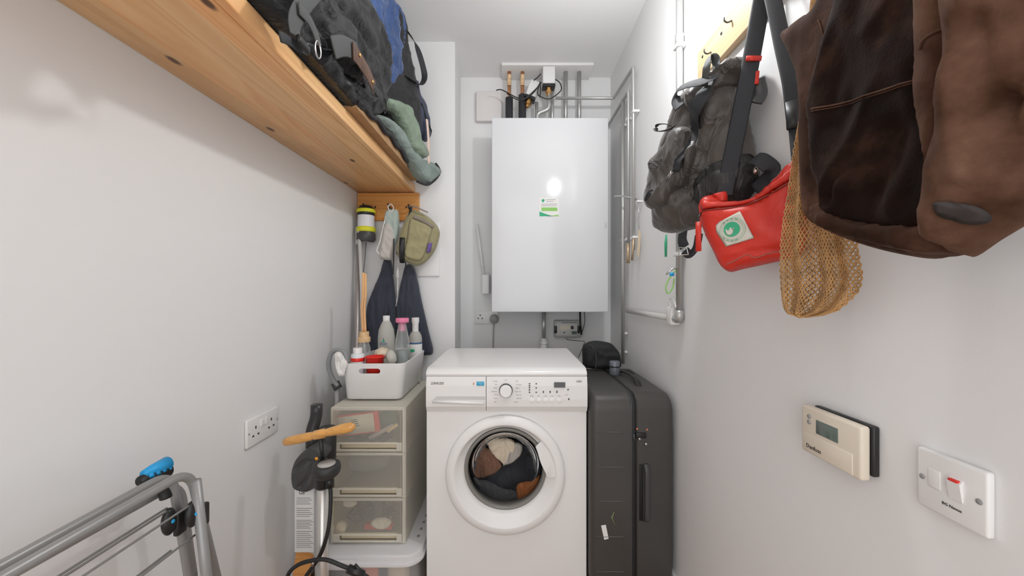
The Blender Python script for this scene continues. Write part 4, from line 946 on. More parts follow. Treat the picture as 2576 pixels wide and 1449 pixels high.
# door
def doorM(): return axisM((dcx, WY+.010, dcz), (0, -1, 0))
prof = [(.205, -.004), (.2215, 0), (.2235, .006), (.2215, .014), (.216, .0195), (.206, .0225), (.194, .0240), (.190, .0232), (.187, .0205), (.176, .0115), (.166, .0035), (.1575, -.002), (.1545, -.004), (.153, -.007), (.153, -.01), (.165, -.012), (.20, -.006), (.205, -.004)]
def upshift(b):
    # the porthole sits a little above the middle of the door ring
    for v in b.verts:
        r_ = math.hypot(v.co.x-dcx, v.co.z-dcz); q_ = min(1, max(0, (.192-r_)/.034)); v.co.z += .019*q_*q_*(3-2*q_)
    return b
door = obj('door', upshift(lathe(prof, 96, doorM())), white, t)
def doorU(dy=0): return axisM((dcx, WY+.010+dy, dcz+.019), (0, -1, 0))
obj('inner_ring', lathe([(.1530, .012), (.1500, .016), (.144, .014), (.1405, .008), (.1400, -.02), (.153, -.02), (.153, .012)], 64, doorU(.010)), mat('grey smoked ring', (.22, .21, .19), .25), door)
obj('door_glass', lathe([(.1405, .004), (.134, .006), (.128, .000), (.120, -.03), (.106, -.056), (.095, -.070), (.088, -.074), (0, -.076), (0, -.073), (.086, -.071), (.092, -.067), (.103, -.053), (.117, -.028), (.125, -.003), (.1405, .001)], 64, doorU(.008)), glassm, door)
# grip on the right side of the ring
q = []
for k in range(15):
    f_ = k/14; a = math.radians(-2+46*f_); q.append((a, .1550-.014*math.sin(math.pi*f_)**1.3))
poly = [(dcx+.186*math.cos(a), WY-.0105, dcz+.186*math.sin(a)) for a, _ in q]+[(dcx+r_*math.cos(a), WY-.0105, dcz+r_*math.sin(a)) for a, r_ in reversed(q)]
g = prism(poly, (0, .016, 0)); bmesh.ops.bevel(g, geom=g.edges[:], offset=.003, segments=2, profile=.5, affect='EDGES')
obj('door_grip', g, white, door, auto=40)
# drum and laundry
obj('gasket', lathe([(.150, -.012), (.158, -.03), (.152, -.06), (.160, -.075), (.200, -.075), (.200, -.012)], 48, doorU()), mat('grey rubber gasket', (.20, .20, .20), .5), t)
obj('drum', lathe([(.165, -.075), (.235, -.085), (.235, -.175), (0, -.178)], 48, doorM()), drumm, t)
lp = Pl((-.4, WY+.165), (.4, WY+.165))
laundry = thing('laundry', 'mixed dark, brown and cream laundry inside the washing machine drum', 'laundry', (dcx, WY+.12, dcz-.13))
LP_ = lambda cx, cy, pts: [(cx+x, cy+y) for x, y in pts]
puff('dark_garment', mat('near black cloth', (.018, .02, .026), .7, bump=.3, bscale=200, fold=.9, fscale=22), [(1195, 1120), (1240, 1100), (1320, 1110), (1360, 1150), (1362, 1220), (1330, 1270), (1260, 1285), (1205, 1255), (1185, 1190)], lp, .035, .04, .05, .009, wr=(.012, 12, 10), parent=laundry)
lq = Pl((-.4, WY+.118), (.4, WY+.118))
puff('cream_garment', creamc, [(1228, 1118), (1250, 1105), (1285, 1108), (1298, 1125), (1285, 1150), (1270, 1172), (1262, 1165), (1240, 1145)], lq, .012, .02, .02, .006, wr=(.008, 22, 16), parent=laundry)
puff('brown_garment', mat('brown laundry cloth', (.22, .11, .07), .8, bump=.3, bscale=200, fold=.9, fscale=22), [(1196, 1155), (1225, 1130), (1245, 1150), (1262, 1172), (1245, 1192), (1215, 1200), (1205, 1190)], lq, .010, .02, .02, .006, wr=(.008, 24, 16), parent=laundry, seed=3)
puff('rust_garment', mat('rust laundry cloth', (.38, .13, .04), .8, bump=.3, bscale=200, fold=.9, fscale=22), [(1298, 1218), (1325, 1206), (1352, 1200), (1345, 1235), (1325, 1255), (1303, 1262), (1298, 1245)], lq, .008, .02, .02, .006, wr=(.006, 24, 16), parent=laundry, seed=4)
puff('grey_garment', mat('grey laundry cloth', (.08, .08, .085), .8, bump=.3, bscale=200, fold=.9, fscale=22), [(1200, 1205), (1225, 1205), (1265, 1225), (1295, 1232), (1298, 1262), (1260, 1272), (1222, 1258)], lq, .004, .02, .02, .006, wr=(.008, 20, 16), parent=laundry, seed=7)
puff('silver_garment', mat('pale silver cloth', (.45, .42, .38), .35, bump=.3, bscale=200, fold=.9, fscale=22), [(1290, 1118), (1312, 1122), (1310, 1145), (1290, 1165), (1268, 1170), (1272, 1152)], lq, .008, .015, .012, .006, wr=(.008, 26, 20), parent=laundry, seed=9)

#SECTION_SUITCASE
# ------------------------------------------------------------------ suitcase
t = thing('suitcase', 'large charcoal hard-shell suitcase standing between the washing machine and the right wall', 'suitcase', (.44, 1.62, 0))
SX0, SXM, SX1, SY0, SY1, SH = .2835, .437, .594, 1.37, 1.89, .762
def shell(x0, x1, taper, sign):
    bm = bmesh.new(); rings = []; rr = .030
    prof = [(0, 0)]+[((x1-x0-rr)+rr*math.sin(math.pi/2*k/6), rr*(1-math.cos(math.pi/2*k/6))) for k in range(7)]
    for dx, ins in prof:
        x = x0+dx if sign > 0 else x1-dx; q = []; R_ = .058-ins*.3; z0, z1, y0_, y1_ = .045+ins, SH-ins, SY0+ins, SY1-ins
        for (cy, cz, a0) in ((y1_-R_, z1-R_, 0), (y0_+R_, z1-R_, 90), (y0_+R_, z0+R_, 180), (y1_-R_, z0+R_, 270)):
            for k in range(9):
                a = math.radians(a0+90*k/8); q.append(bm.verts.new((x, cy+R_*math.cos(a), cz+R_*math.sin(a))))
        rings.append(q)
    for A, B in zip(rings, rings[1:]):
        n = len(A)
        for k in range(n): bm.faces.new((A[k], A[(k+1) % n], B[(k+1) % n], B[k]))
    bm.faces.new(rings[0]); bm.faces.new(rings[-1]); return bm
lsh = obj('shell_half', shell(SX0, SXM, 0, -1), casem, t)
rsh = obj('shell_half', shell(SXM+.013, SX1, 0, 1), casem, t)
for s_ in (lsh, rsh): s_.data.set_sharp_from_angle(angle=math.radians(40))
zt_ = bmesh.new(); 
def zloop(x, inset, r):
    q = []; z0, z1 = .045+inset, SH-inset; y0_, y1_ = SY0+inset, SY1-inset; rr = .05
    for (cy, cz, a0) in ((y1_-rr, z1-rr, 0), (y0_+rr, z1-rr, 90), (y0_+rr, z0+rr, 180), (y1_-rr, z0+rr, 270)):
        for k in range(7):
            a = math.radians(a0+90*k/6); q.append((x, cy+rr*math.cos(a), cz+rr*math.sin(a)))
    return tube(q, r, 8, closed=True)
obj('zip', zloop(SXM+.0065, .006, .0085), rubber, t)
obj('zip_piping', zloop(SXM-.002, .0015, .0035), dgrey, t)
obj('zip_piping', zloop(SXM+.015, .0015, .0035), blackp, t)
# moulded ribs on the left half (front side)
for py in (1087, 1175, 1261, 1350, 1438):
    z = H-(py-HY)/F*SY0
    obj('moulded_rib', tube([(SX0+.022, SY0-.0002, z), (SXM-.035, SY0-.0002, z), (SXM-.030, SY0-.0002, z-.004)], .0016, 6), mat('shell rib', (.10, .095, .09), .4), lsh)
# long side handle on the right half
p0, p1 = P(1612, 1168, SY0), P(1612, 1310, SY0)
hd = obj('side_handle', strap([(.485, SY0-.002, p0.z), (.487, SY0-.015, p0.z-.02), (.487, SY0-.016, (p0.z+p1.z)/2), (.487, SY0-.015, p1.z+.02), (.485, SY0-.002, p1.z)], .018, (0, -1, 0), .004), dgrey, t)
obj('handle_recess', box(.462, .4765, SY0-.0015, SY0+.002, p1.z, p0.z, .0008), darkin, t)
# lock
lk = thing_lk = obj('combination_lock', box(.450, .487, SY0-.006, SY0+.002, P(0, 1102, SY0).z, P(0, 1088, SY0).z, .002), blackp, t)
for (x, y_) in ((1603, 1079), (1628, 1081)): p = P(x, y_, SY0-.004); obj('lock_dot', sphere(p, .0035, (1, .6, 1), 10), mat('orange red dot', (.75, .22, .12), .4), lk)
for (x, y_) in ((1609, 1104), (1625, 1117)): p = P(x, y_, SY0-.003); obj('lock_key', lathe([(0, .003), (.0045, .003), (.0055, 0), (0, 0)], 14, axisM(p, (0, -1, 0))), chrome, lk)
obj('zip_pulls', tube([P(1594, 1092, SY0-.006), P(1596, 1108, SY0-.006)], .004), dgrey, lk)
# top handle
obj('top_handle', strap([(.445+.03, 1.74, SH), (.50, 1.70, SH+.014), (.515, 1.62, SH+.016), (.512, 1.54, SH+.012), (.505, 1.50, SH)], .022, (0, 0, 1), .0035), blackp, t)
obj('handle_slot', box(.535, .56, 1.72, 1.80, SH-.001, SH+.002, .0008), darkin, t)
obj('luggage_sticker', prism([P(1512, 1322, SY0-.0008), P(1524, 1320, SY0-.0008), P(1531, 1355, SY0-.0008), P(1520, 1358, SY0-.0008)], (0, -.0004, 0)), paper, lsh, False)
obj('torn_tag', tube([P(1545, 1288, SY0-.001), P(1539, 1302, SY0-.001), P(1547, 1322, SY0-.001)], [.0008, .0022, .0006], 6), mat('dull green scrap', (.25, .32, .12), .7), lsh)
for (x, y_) in ((SX0+.05, SY0+.06), (SX1-.05, SY0+.06), (SX0+.05, SY1-.06), (SX1-.05, SY1-.06)):
    obj('wheel', lathe([(0, -.012), (.022, -.012), (.024, 0), (.022, .012), (0, .012)], 20, axisM((x, y_, .0245), (1, 0, 0))), rubber, t)
# black pouch and flask on it
t = thing('black_pouch', 'soft black rounded pouch on top of the suitcase at the back', 'bag', (.36, 1.80, SH))
PB = Pl((0, 1.82), (.6, 1.82))
puff('bag_body', mat('soft black cloth', (.016, .017, .018), .75, bump=.2, bscale=200), [(1468, 922), (1465, 900), (1466, 872), (1478, 861), (1500, 857), (1532, 862), (1546, 872), (1559, 890), (1561, 910), (1558, 924), (1530, 928), (1490, 927)], PB, .05, .05, .03, .007, wr=(.008, 16, 12), parent=t)
obj('zip', cord(PB, [(1482, 866), (1495, 880), (1500, 905), (1498, 930)], .0025, None, .05), dgrey, t)
t = thing('flask', 'small grey cylinder flask with a black band standing on the suitcase beside the black pouch', 'bottle', P(1547, 930, 1.70))
fx = P(1546, 0, 1.70).x
obj('flask_body', lathe([(0, 0), (.022, 0), (.023, .003), (.023, .058), (.021, .062), (0, .062)], 24, T(fx, 1.70, SH+.001)), mat('slate grey metal', (.17, .18, .21), .4, .3), t)
obj('flask_band', lathe([(.0232, .035), (.0242, .036), (.0242, .040), (.0232, .041)], 24, T(fx, 1.70, SH+.001)), blackp, t)

#SECTION_DRAWERS
# ------------------------------------------------------------------ drawer tower, basket, boxes
DX0, DX1, DY0, DY1 = -.687, -.403, 1.42, 1.84
DZ = [.186, .358, .530, .701]
labs = ['frosted plastic drawer holding dark cables and a white jar, bottom of the stack of three', 'frosted plastic drawer with nothing bright inside, middle of the stack of three', 'frosted plastic drawer holding a red and white packet, top of the stack of three']
tops = []
for i in range(3):
    z0, z1 = DZ[i]+.0006, DZ[i+1]-.0006
    t = thing('drawer_unit', labs[i], 'drawer', ((DX0+DX1)/2, (DY0+DY1)/2, z0), 'stacked frosted drawer units')
    c = bmesh.new(); th = .004
    for (a, b_, c_, d, e, f) in ((DX0, DX0+th, DY0, DY1, z0, z1), (DX1-th, DX1, DY0, DY1, z0, z1), (DX0+th, DX0+.010, DY0, DY0+.006, z0, z1), (DX1-.014, DX1-th, DY0, DY0+.006, z0, z1), (DX0+.010, DX1-.014, DY0, DY0+.006, z1-.011, z1),  (DX0+th, DX1-th, DY0+.004, DY1, z1-th, z1), (DX0+th, DX1-th, DY0+.004, DY1, z0, z0+th), (DX0+th, DX1-th, DY1-th, DY1, z0+th, z1-th)):
        box(a, b_, c_, d, e, f, .0012, 1, c)
    obj('drawer_case', c, frostc, t, False)
    d = bmesh.new()
    fx0, fx1, fz0, fz1 = DX0+.010, DX1-.014, z0+.008, z1-.010
    d = box(fx0, fx1, DY0-.003, DY0+.0, fz0+.030, fz1, .001, 1)
    fr_ = obj('drawer_front', d, frost, t, False)
    d = bmesh.new()
    box(fx0, fx1, DY0-.006, DY0+.0, fz0, fz0+.006, .001, 1, d); box(fx0, fx0+.026, DY0-.006, DY0, fz0+.006, fz0+.030, .001, 1, d); box(fx1-.020, fx1, DY0-.006, DY0, fz0+.006, fz0+.030, .001, 1, d)
    box(fx0+.02, fx1-.018, DY0-.008, DY0-.001, fz0+.026, fz0+.032, .001, 1, d)
    obj('drawer_grip', d, frostc, fr_, False)
    obj('grip_recess', box(fx0+.026, fx1-.020, DY0+.010, DY0+.014, fz0+.006, fz0+.026), mat('recess beige', (.62, .54, .40), .6), fr_, False)  # flat beige panel behind the grip opening, darker than the case
    bx = bmesh.new()
    box(fx0+.004, fx0+.007, DY0+.001, DY1-.02, z0+.01, z1-.03, 0, 1, bx); box(fx1-.007, fx1-.004, DY0+.001, DY1-.02, z0+.01, z1-.03, 0, 1, bx); box(fx0+.004, fx1-.004, DY0+.001, DY1-.02, z0+.008, z0+.011, 0, 1, bx)
    obj('drawer_tray', bx, frost, t, False)
    tops.append((fx0, fx1, z0, z1))
def blob(name, label, cat, m, c, r, sc, seed=0):
    b = bmesh.new(); bmesh.ops.create_icosphere(b, subdivisions=3, radius=r)
    for v in b.verts:
        v.co *= 1+.25*noise.noise(v.co*18/max(r*20, .5)+Vector((seed, 0, 0)))
        v.co = Vector((v.co.x*sc[0], v.co.y*sc[1], v.co.z*sc[2]))+Vector(c)
    return tag(obj(name, b, m), label, cat)
# contents: top drawer
yb = DY0+.035
b = box(-.085, .085, -.006, .006, -.040, .040, .002); b.transform(Matrix.Translation(P(900, 1066, yb+.006)) @ Matrix.Rotation(math.radians(-7), 4, 'Y'))
t = thing('packet', 'red and white cardboard packet behind the front of the top drawer', 'packet', P(900, 1090, yb)); obj('packet_card', b, redp, t)
b = box(-.076, .070, -.001, .001, -.034, .036); b.transform(Matrix.Translation(P(896, 1068, yb-.002)) @ Matrix.Rotation(math.radians(-7), 4, 'Y')); obj('packet_label', b, paper, t)
for k in range(4):
    b = box(-.012-.0*k, .012, -.0006, .0006, -.0012, .0012); b.transform(Matrix.Translation(P(890+k*2, 1056+k*5, yb-.0045)) @ Matrix.Rotation(math.radians(-7), 4, 'Y')); obj('packet_print', b, ink, t)
blob('cloth_roll', 'dark green cloth lump at the right of the top drawer', 'cloth', mat('dark green stuff', (.05, .11, .09), .7), P(978, 1055, yb+.05)+Vector((0, 0, 0)), .04, (1, .8, 1), 3)
rr_ = random.Random(5); b = bmesh.new(); tube(catmull([P(935, 1096, yb+.07)+Vector((rr_.uniform(-1, 1)*.085, rr_.uniform(-1, 1)*.03, rr_.uniform(-1, 1)*.018)) for k in range(26)], 6), .0045, 8, b)
tag(obj('cable_bundle', b, mat('dark blue stuff', (.03, .05, .09), .6)), 'dark blue cable bundle low in the top drawer', 'cable')
o = obj('marker_pen', tube([P(930, 1102, yb), P(990, 1070, yb)], .008, 10), mat('lilac grey plastic', (.45, .42, .5), .4)); tag(o, 'lilac grey pen lying slanted in the top drawer', 'pen')
o = obj('marker_pen', tube([P(975, 1085, yb-.012), P(1000, 1068, yb-.012)], .007, 10), mat('yellow plastic', (.7, .55, .25), .4)); tag(o, 'yellow pen slanting at the right of the top drawer', 'pen')
# middle
blob('grey_cloth', 'dull grey cloth filling the middle drawer', 'cloth', mat('dull grey stuff', (.22, .23, .24), .8), P(925, 1150, DY0+.16), .06, (1.6, 1, .8), 8)
# bottom
def tangle(label, m, c, ex, n, r, sd):
    rr = random.Random(sd); b = bmesh.new(); q = []
    for k in range(n): q.append(Vector(c)+Vector((rr.uniform(-1, 1)*ex[0], rr.uniform(-1, 1)*ex[1], rr.uniform(-1, 1)*ex[2])))
    tube(catmull(q, 6), r, 8, b); return tag(obj('cable_bundle', b, m), label, 'cable')
tangle('tangle of black cables in the bottom drawer', blackp, P(905, 1285, yb+.05), (.050, .028, .036), 34, .0042, 2)
tangle('black coiled cables at the right of the bottom drawer', blackp, P(978, 1288, yb+.055), (.034, .025, .034), 30, .0045, 12)
o = obj('jar', lathe([(0, 0), (.020, 0), (.022, .02), (.022, .04), (0, .04)], 22, axisM(P(865, 1318, yb+.02), (0, -1, .1))), cream); tag(o, 'round white jar lid at the left of the bottom drawer', 'jar')
blob('knit_glove', 'pale crumpled glove in the bottom drawer', 'glove', clothw, P(960, 1315, yb), .025, (1.5, .7, .8), 4)
o = obj('red_strip', box(*(lambda a, b: (a.x, b.x, yb, yb+.03, b.z, a.z))(P(915, 1322, yb), P(985, 1334, yb)), .003), redp); tag(o, 'red strip lying flat at the floor of the bottom drawer', 'strip')
blob('paper_scraps', 'pale crumpled paper at the top left of the bottom drawer', 'paper', paper, P(880, 1265, yb+.02), .018, (1.5, .8, .8), 6)

# basket
t = thing('storage_basket', 'white plastic basket with an oval hand slot, standing on the drawer stack', 'basket', (-.56, 1.67, .702))
def bask():
    bm = bmesh.new()
    def ringp(x0, x1, y0, y1, z, r, n=6):
        q = []
        for (cx, cy, a0) in ((x1-r, y1-r, 0), (x0+r, y1-r, 90), (x0+r, y0+r, 180), (x1-r, y0+r, 270)):
            for k in range(n+1):
                a = math.radians(a0+90*k/n); q.append(bm.verts.new((cx+r*math.cos(a), cy+r*math.sin(a), z)))
        return q
    rs = [ringp(-.667, -.452, 1.512, 1.835, .706, .02), ringp(-.672, -.446, 1.506, 1.840, .710, .025), ringp(-.681, -.428, 1.490, 1.850, .8525, .03), ringp(-.678, -.431, 1.493, 1.847, .8535, .029), ringp(-.676, -.433, 1.495, 1.845, .852, .028), ringp(-.668, -.450, 1.510, 1.836, .712, .022)]
    for A, B in zip(rs, rs[1:]):
        n = len(A)
        for k in range(n): bm.faces.new((A[k], A[(k+1) % n], B[(k+1) % n], B[k]))
    bm.faces.new(rs[0]); bm.faces.new(rs[-1])
    return bm
bo = obj('basket_body', bask(), whitep, t)
bo.data.set_sharp_from_angle(angle=math.radians(50))
# cut the hand slot with a boolean evaluated now
a, b = P(903, 0, 1.495), P(957, 0, 1.495)
zc_ = P(0, 933.5, 1.495).z
slot = []
rr = .0103
for k in range(9): an = math.radians(90+180*k/8); slot.append((a.x+rr+rr*math.cos(an), 1.40, zc_+rr*math.sin(an)))
for k in range(9): an = math.radians(-90+180*k/8); slot.append((b.x-rr+rr*math.cos(an), 1.40, zc_+rr*math.sin(an)))
cut = prism(slot, (0, .2, 0)); bmesh.ops.recalc_face_normals(cut, faces=cut.faces[:]); cme = bpy.data.meshes.new('cut'); cut.to_mesh(cme); cut.free(); co = bpy.data.objects.new('cut', cme); COL.objects.link(co)
co.location = -ORG[t]+t.location if False else (0, 0, 0); bo_w = ORG[t]
cme.transform(Matrix.Identity(4)); 
md = bo.modifiers.new('b', 'BOOLEAN'); md.object = co; md.operation = 'DIFFERENCE'; md.solver = 'EXACT'
bpy.context.view_layer.update()
dg = bpy.context.evaluated_depsgraph_get(); nm = bpy.data.meshes.new_from_object(bo.evaluated_get(dg)); bo.modifiers.clear(); bo.data = nm; bo.data.name = 'basket_body'
bpy.data.objects.remove(co)
zf = .7125
def bottle(label, x, y, prof, m, cap=None, capm=None, name='bottle', z=zf, extra=None, seg=28):
    t = thing(name, label, 'bottle', (x, y, z), 'bottles in the white basket'); obj('bottle_body', lathe(prof, seg, T(x, y, z)), m, t)
    if cap: obj('cap', lathe(cap, seg, T(x, y, z)), capm, t, auto=40)
    return t
# positions from the picture: distance along the basket chosen inside it
def bx(px, Y): return (px-CX)/F*Y
Y = 1.76; x = bx(972, Y); top = H-(794-HY)/F*Y
h_ = top-zf
t = bottle('white cleaner bottle with sloping shoulder and green and blue emblem in the basket', x, Y, [(0, 0), (.036, 0), (.037, .06), (.038, h_-.10), (.034, h_-.065), (.022, h_-.035), (.015, h_-.022), (.0145, h_-.001), (0, h_-.001)], milky, [(0, h_), (.0145, h_), (.0155, h_-.002), (.0155, h_-.028), (.0, h_-.028)], whitep, seg=30)
zz = H-(858-HY)/F*(Y-.038)
em = obj('emblem', sphere((bx(965, Y-.038), Y-.0385, zz), .006, (1, .15, .9), 14), greenp, t)
obj('emblem_stem', box(bx(965, Y-.038)-.001, bx(965, Y-.038)+.001, Y-.0395, Y-.0375, zz+.006, zz+.014), mat('blue print', (.05, .08, .35), .5), t)
text('bottle_lettering', 'ECO', .016, M_FRONT((bx(965, Y-.038), Y-.0395, H-(865-HY)/F*(Y-.038))), MC['blue print'], t)
Y = 1.62; x = bx(1012, Y); top = H-(800-HY)/F*Y; h_ = top-zf
t = bottle('clear glass bottle with a pink stopper standing in the basket', x, Y, [(0, 0), (.030, 0), (.031, .004), (.031, h_-.115), (.029, h_-.095), (.021, h_-.055), (.0165, h_-.03), (.0165, h_-.012), (.0150, h_-.012), (.0150, h_-.03), (.0195, h_-.055), (.0275, h_-.095), (.029, h_-.115), (.029, .006), (0, .006)], clearp, [(0, h_), (.0265, h_), (.0275, h_-.003), (.0275, h_-.017), (.026, h_-.019), (.0145, h_-.019), (.0145, h_-.055), (0, h_-.055)], pink)
obj('liquid', lathe([(0, .007), (.0285, .007), (.0285, h_-.14), (0, h_-.14)], 24, T(x, Y, zf)), mat('pale liquid', (.70, .80, .78), .1, trans=.7, ior=1.2), t)
Y = 1.80; x = bx(1045, Y); top = H-(799-HY)/F*Y; h_ = top-zf
t = bottle('slim milky bottle with white flip cap and blue band, rightmost in basket', x, Y, [(0, 0), (.029, 0), (.031, .003), (.031, h_-.10), (.028, h_-.085), (.020, h_-.070), (.013, h_-.064), (0, h_-.064)], milky, [(0, h_), (.0175, h_), (.0175, h_-.022), (.0145, h_-.030), (.0145, h_-.066), (0, h_-.066)], whitep)
zl = H-(866-HY)/F*(Y-.031)
obj('blue_band', lathe([(.0312, 0), (.0317, .001), (.0317, .006), (.0312, .007)], 30, T(x, Y, zl)), mat('blue label print', (.06, .13, .30), .5), t)
obj('bottle_label', lathe([(.0312, -.075), (.0316, -.074), (.0316, -.003), (.0312, -.002)], 30, T(x, Y, zl)), paper, t)
obj('leaf_print', sphere((x-.006, Y-.0315, zl-.030), .010, (1.2, .12, .8), 12), greenp, t)
# reed diffuser
Y = 1.60; x = bx(916, Y)
zcol = H-(858-HY)/F*Y
t = thing('reed_diffuser', 'clear bottle with wooden collar and tall wooden reeds standing in the basket', 'diffuser', (x, Y, zf))
obj('bottle_body', lathe([(0, 0), (.029, 0), (.031, .004), (.031, .09), (.026, zcol-zf-.03), (.0175, zcol-zf-.004), (.017, zcol-zf), (.0155, zcol-zf), (.016, zcol-zf-.006), (.024, zcol-zf-.032), (.029, .09), (.029, .006), (0, .006)], 30, T(x, Y, zf)), clearp, t)
obj('wooden_collar', lathe([(0, 0), (.0245, 0), (.0255, .003), (.0255, .019), (.024, .022), (.020, .023), (.020, .044), (.0, .045)], 28, T(x, Y, zcol-.004)), mat('light wood collar', (.66, .45, .24), .5, var=.12, vscale=50), t, auto=40)
for k, (dx, dt) in enumerate(((-.004, -.004), (.002, .002), (.005, .000), (-.001, .004))):
    obj('reed', tube(catmull([(x+dx, Y+dt, zcol+.04), (x+dx-.004, Y+dt, zcol+.14), (x+dx+.001, Y+dt, P(0, 740, Y).z), (x+dx*.9+.001, Y+dt*.8, P(0, 686+k*2, Y).z)], 5), .0058, 8), woodrd, t)
# small white capped bottle, red scoop, sponge
Y = 1.54; x = bx(900, Y); top = H-(875-HY)/F*Y; h_ = top-zf
t = bottle('small bottle with white screw cap and red band at the basket front', x, Y, [(0, 0), (.026, 0), (.027, .003), (.027, h_-.028), (.024, h_-.024), (.012, h_-.021), (0, h_-.021)], mat('pale blue white plastic', (.70, .74, .77), .3), [(0, h_), (.0175, h_), (.0182, h_-.002), (.0182, h_-.022), (0, h_-.022)], whitep)
obj('red_label', lathe([(.0272, 0), (.0276, .001), (.0276, .014), (.0272, .015)], 28, T(x, Y, P(0, 908, Y).z)), redp, t)
Y = 1.548; x = bx(938, Y); 
t = thing('measuring_scoop', 'bright red plastic measuring scoop at the front of the basket', 'scoop', (x, Y, zf))
ztp = P(0, 896, Y).z
obj('scoop_cup', lathe([(0, zf+.06-ztp), (.030, zf+.06-ztp), (.036, -.002), (.040, 0), (.040, -.004), (.0385, 0), (.036, 0), (.028, zf+.064-ztp), (0, zf+.064-ztp)], 30, T(x+.008, Y, ztp)), redp, t)
obj('scoop_handle', box(x-.058, x-.030, Y-.008, Y+.008, ztp-.007, ztp-.002, .002), redp, t)
def lump(nm, lb, cat, m, c, r, sc, sd):
    return blob(nm, lb, cat, m, c, r, sc, sd)
lump('cloth_ball', 'cream crumpled cloth between the bottles in the basket', 'cloth', creamc, P(962, 888, 1.64), .035, (1.0, 1, .75), 1)
lump('jar', 'milky rounded jar leaning behind the red scoop in the basket', 'jar', milky, P(984, 893, 1.58)+Vector((0, 0, -.01)), .025, (.9, .9, 1.3), 0)

# clear storage box with a lid
t = thing('storage_box', 'clear plastic storage box with a white clip lid under the drawer stack', 'box', (-.57, 1.64, 0))
def cornerbox(x0, x1, y0, y1, z0, z1, r, bev):
    b = bmesh.new(); bmesh.ops.create_cube(b, size=1)
    for v in b.verts: v.co = Vector((x0+(v.co.x+.5)*(x1-x0), y0+(v.co.y+.5)*(y1-y0), z0+(v.co.z+.5)*(z1-z0)))
    ez = [e for e in b.edges if abs(e.verts[0].co.z-e.verts[1].co.z) > 1e-4]; bmesh.ops.bevel(b, geom=ez, offset=r, segments=6, profile=.5, affect='EDGES')
    if bev:
        ez = [e for e in b.edges if abs(e.verts[0].co.z-z1) < 1e-6 and abs(e.verts[1].co.z-z1) < 1e-6]; bmesh.ops.bevel(b, geom=ez, offset=bev, segments=2, profile=.5, affect='EDGES')
    return b
lidm = frosted('clear white lid', (.78, .77, .78), .88, .25)
obj('lid', cornerbox(-.765, -.335, 1.36, 1.90, .150, .184, .06, .008), lidm, t, auto=40)
obj('lid_rim', cornerbox(-.772, -.330, 1.352, 1.905, .146, .158, .065, .003), lidm, t, auto=40)
obj('box_body', cornerbox(-.745, -.35, 1.375, 1.885, .003, .149, .05, 0), frostl, t, auto=40)
obj('lid_clip', box(-.70, -.565, 1.346, 1.362, .138, .172, .004), lidm, t)
for k in range(9):
    obj('lid_slot', box(-.372, -.362, 1.46+k*.045, 1.475+k*.045, .1835, .1848), inkg, t, False)
# contents of the box
o = obj('orange_folder', box(-.55, -.495, 1.385, 1.39, .01, .14, .002), mat('orange red card', (.72, .16, .06), .5)); tag(o, 'orange red folder standing inside the clear storage box', 'folder')
o = obj('paper_roll', lathe([(0, 0), (.035, 0), (.040, .01), (.041, .09), (.030, .115), (0, .12)], 24, T(-.435, 1.44, .012)), creamc); tag(o, 'round cream roll inside the clear storage box at the right', 'roll')
blob('dark_clutter', 'dark cloth lump inside the clear storage box at the left', 'cloth', mat('black stuff', (.03, .035, .04), .6), (-.66, 1.45, .07), .05, (1.1, 1, 1), 9)

#SECTION_LEFT
# ------------------------------------------------------------------ pump, vacuum, boards at the left
# tall things by the wall behind the drawers
t = thing('floor_sweeper', 'tall grey pole leaning in the corner behind the drawer stack', 'pole', (-.74, 1.9, 0))
obj('pole', tube([(-.755, 1.80, 0), (-.792, 1.93, 1.46)], .011, 12), mat('taupe metal tube', (.42, .38, .36), .35, .5), t)
obj('pole_grip', tube([(-.7905, 1.925, 1.38), (-.7925, 1.932, 1.47)], .0135, 12), lgrey, t)
t = thing('white_pole', 'slim white broom pole leaning in the corner under the lantern', 'pole', (-.72, 1.9, 0))
obj('pole', tube([(-.70, 1.87, 0), (-.775, 1.90, 1.45)], .009, 12), lgrey, t)
t = thing('hose_ring', 'grey ribbed vacuum hose loop standing left of the basket', 'hose', P(850, 1000, 1.50))
pts = [P(x, y, 1.50+.0006*(i*6)) for i, (x, y) in enumerate(((862, 884), (848, 880), (834, 888), (827, 908), (828, 930), (838, 955), (850, 970)))]
pts2 = [P(872, 905, 1.50), P(868, 890, 1.50)]+pts
obj('hose', tube(catmull(pts2, 8), .0085, 12), mat('grey hose', (.26, .27, .28), .5), t)
obj('hose_cuff', tube([P(842, 962, 1.53), P(851, 978, 1.53)], .017, 14), dgrey, t)
obj('hose_pole', tube([P(848, 975, 1.53), (P(848, 975, 1.53).x-.0, 1.53, .19+.4)], .010, 12), greyp, t)
HP_ = Pl((-.8, 1.485), (0, 1.485))
o, _ = puff('white_rag', clothw, [(843, 888), (858, 886), (868, 902), (875, 915), (868, 935), (866, 945), (852, 946), (844, 920)], HP_, .016, .012, .02, .006, wr=(.010, 26, 18)); tag(o, 'white crumpled rag tucked into the grey hose loop', 'cloth')
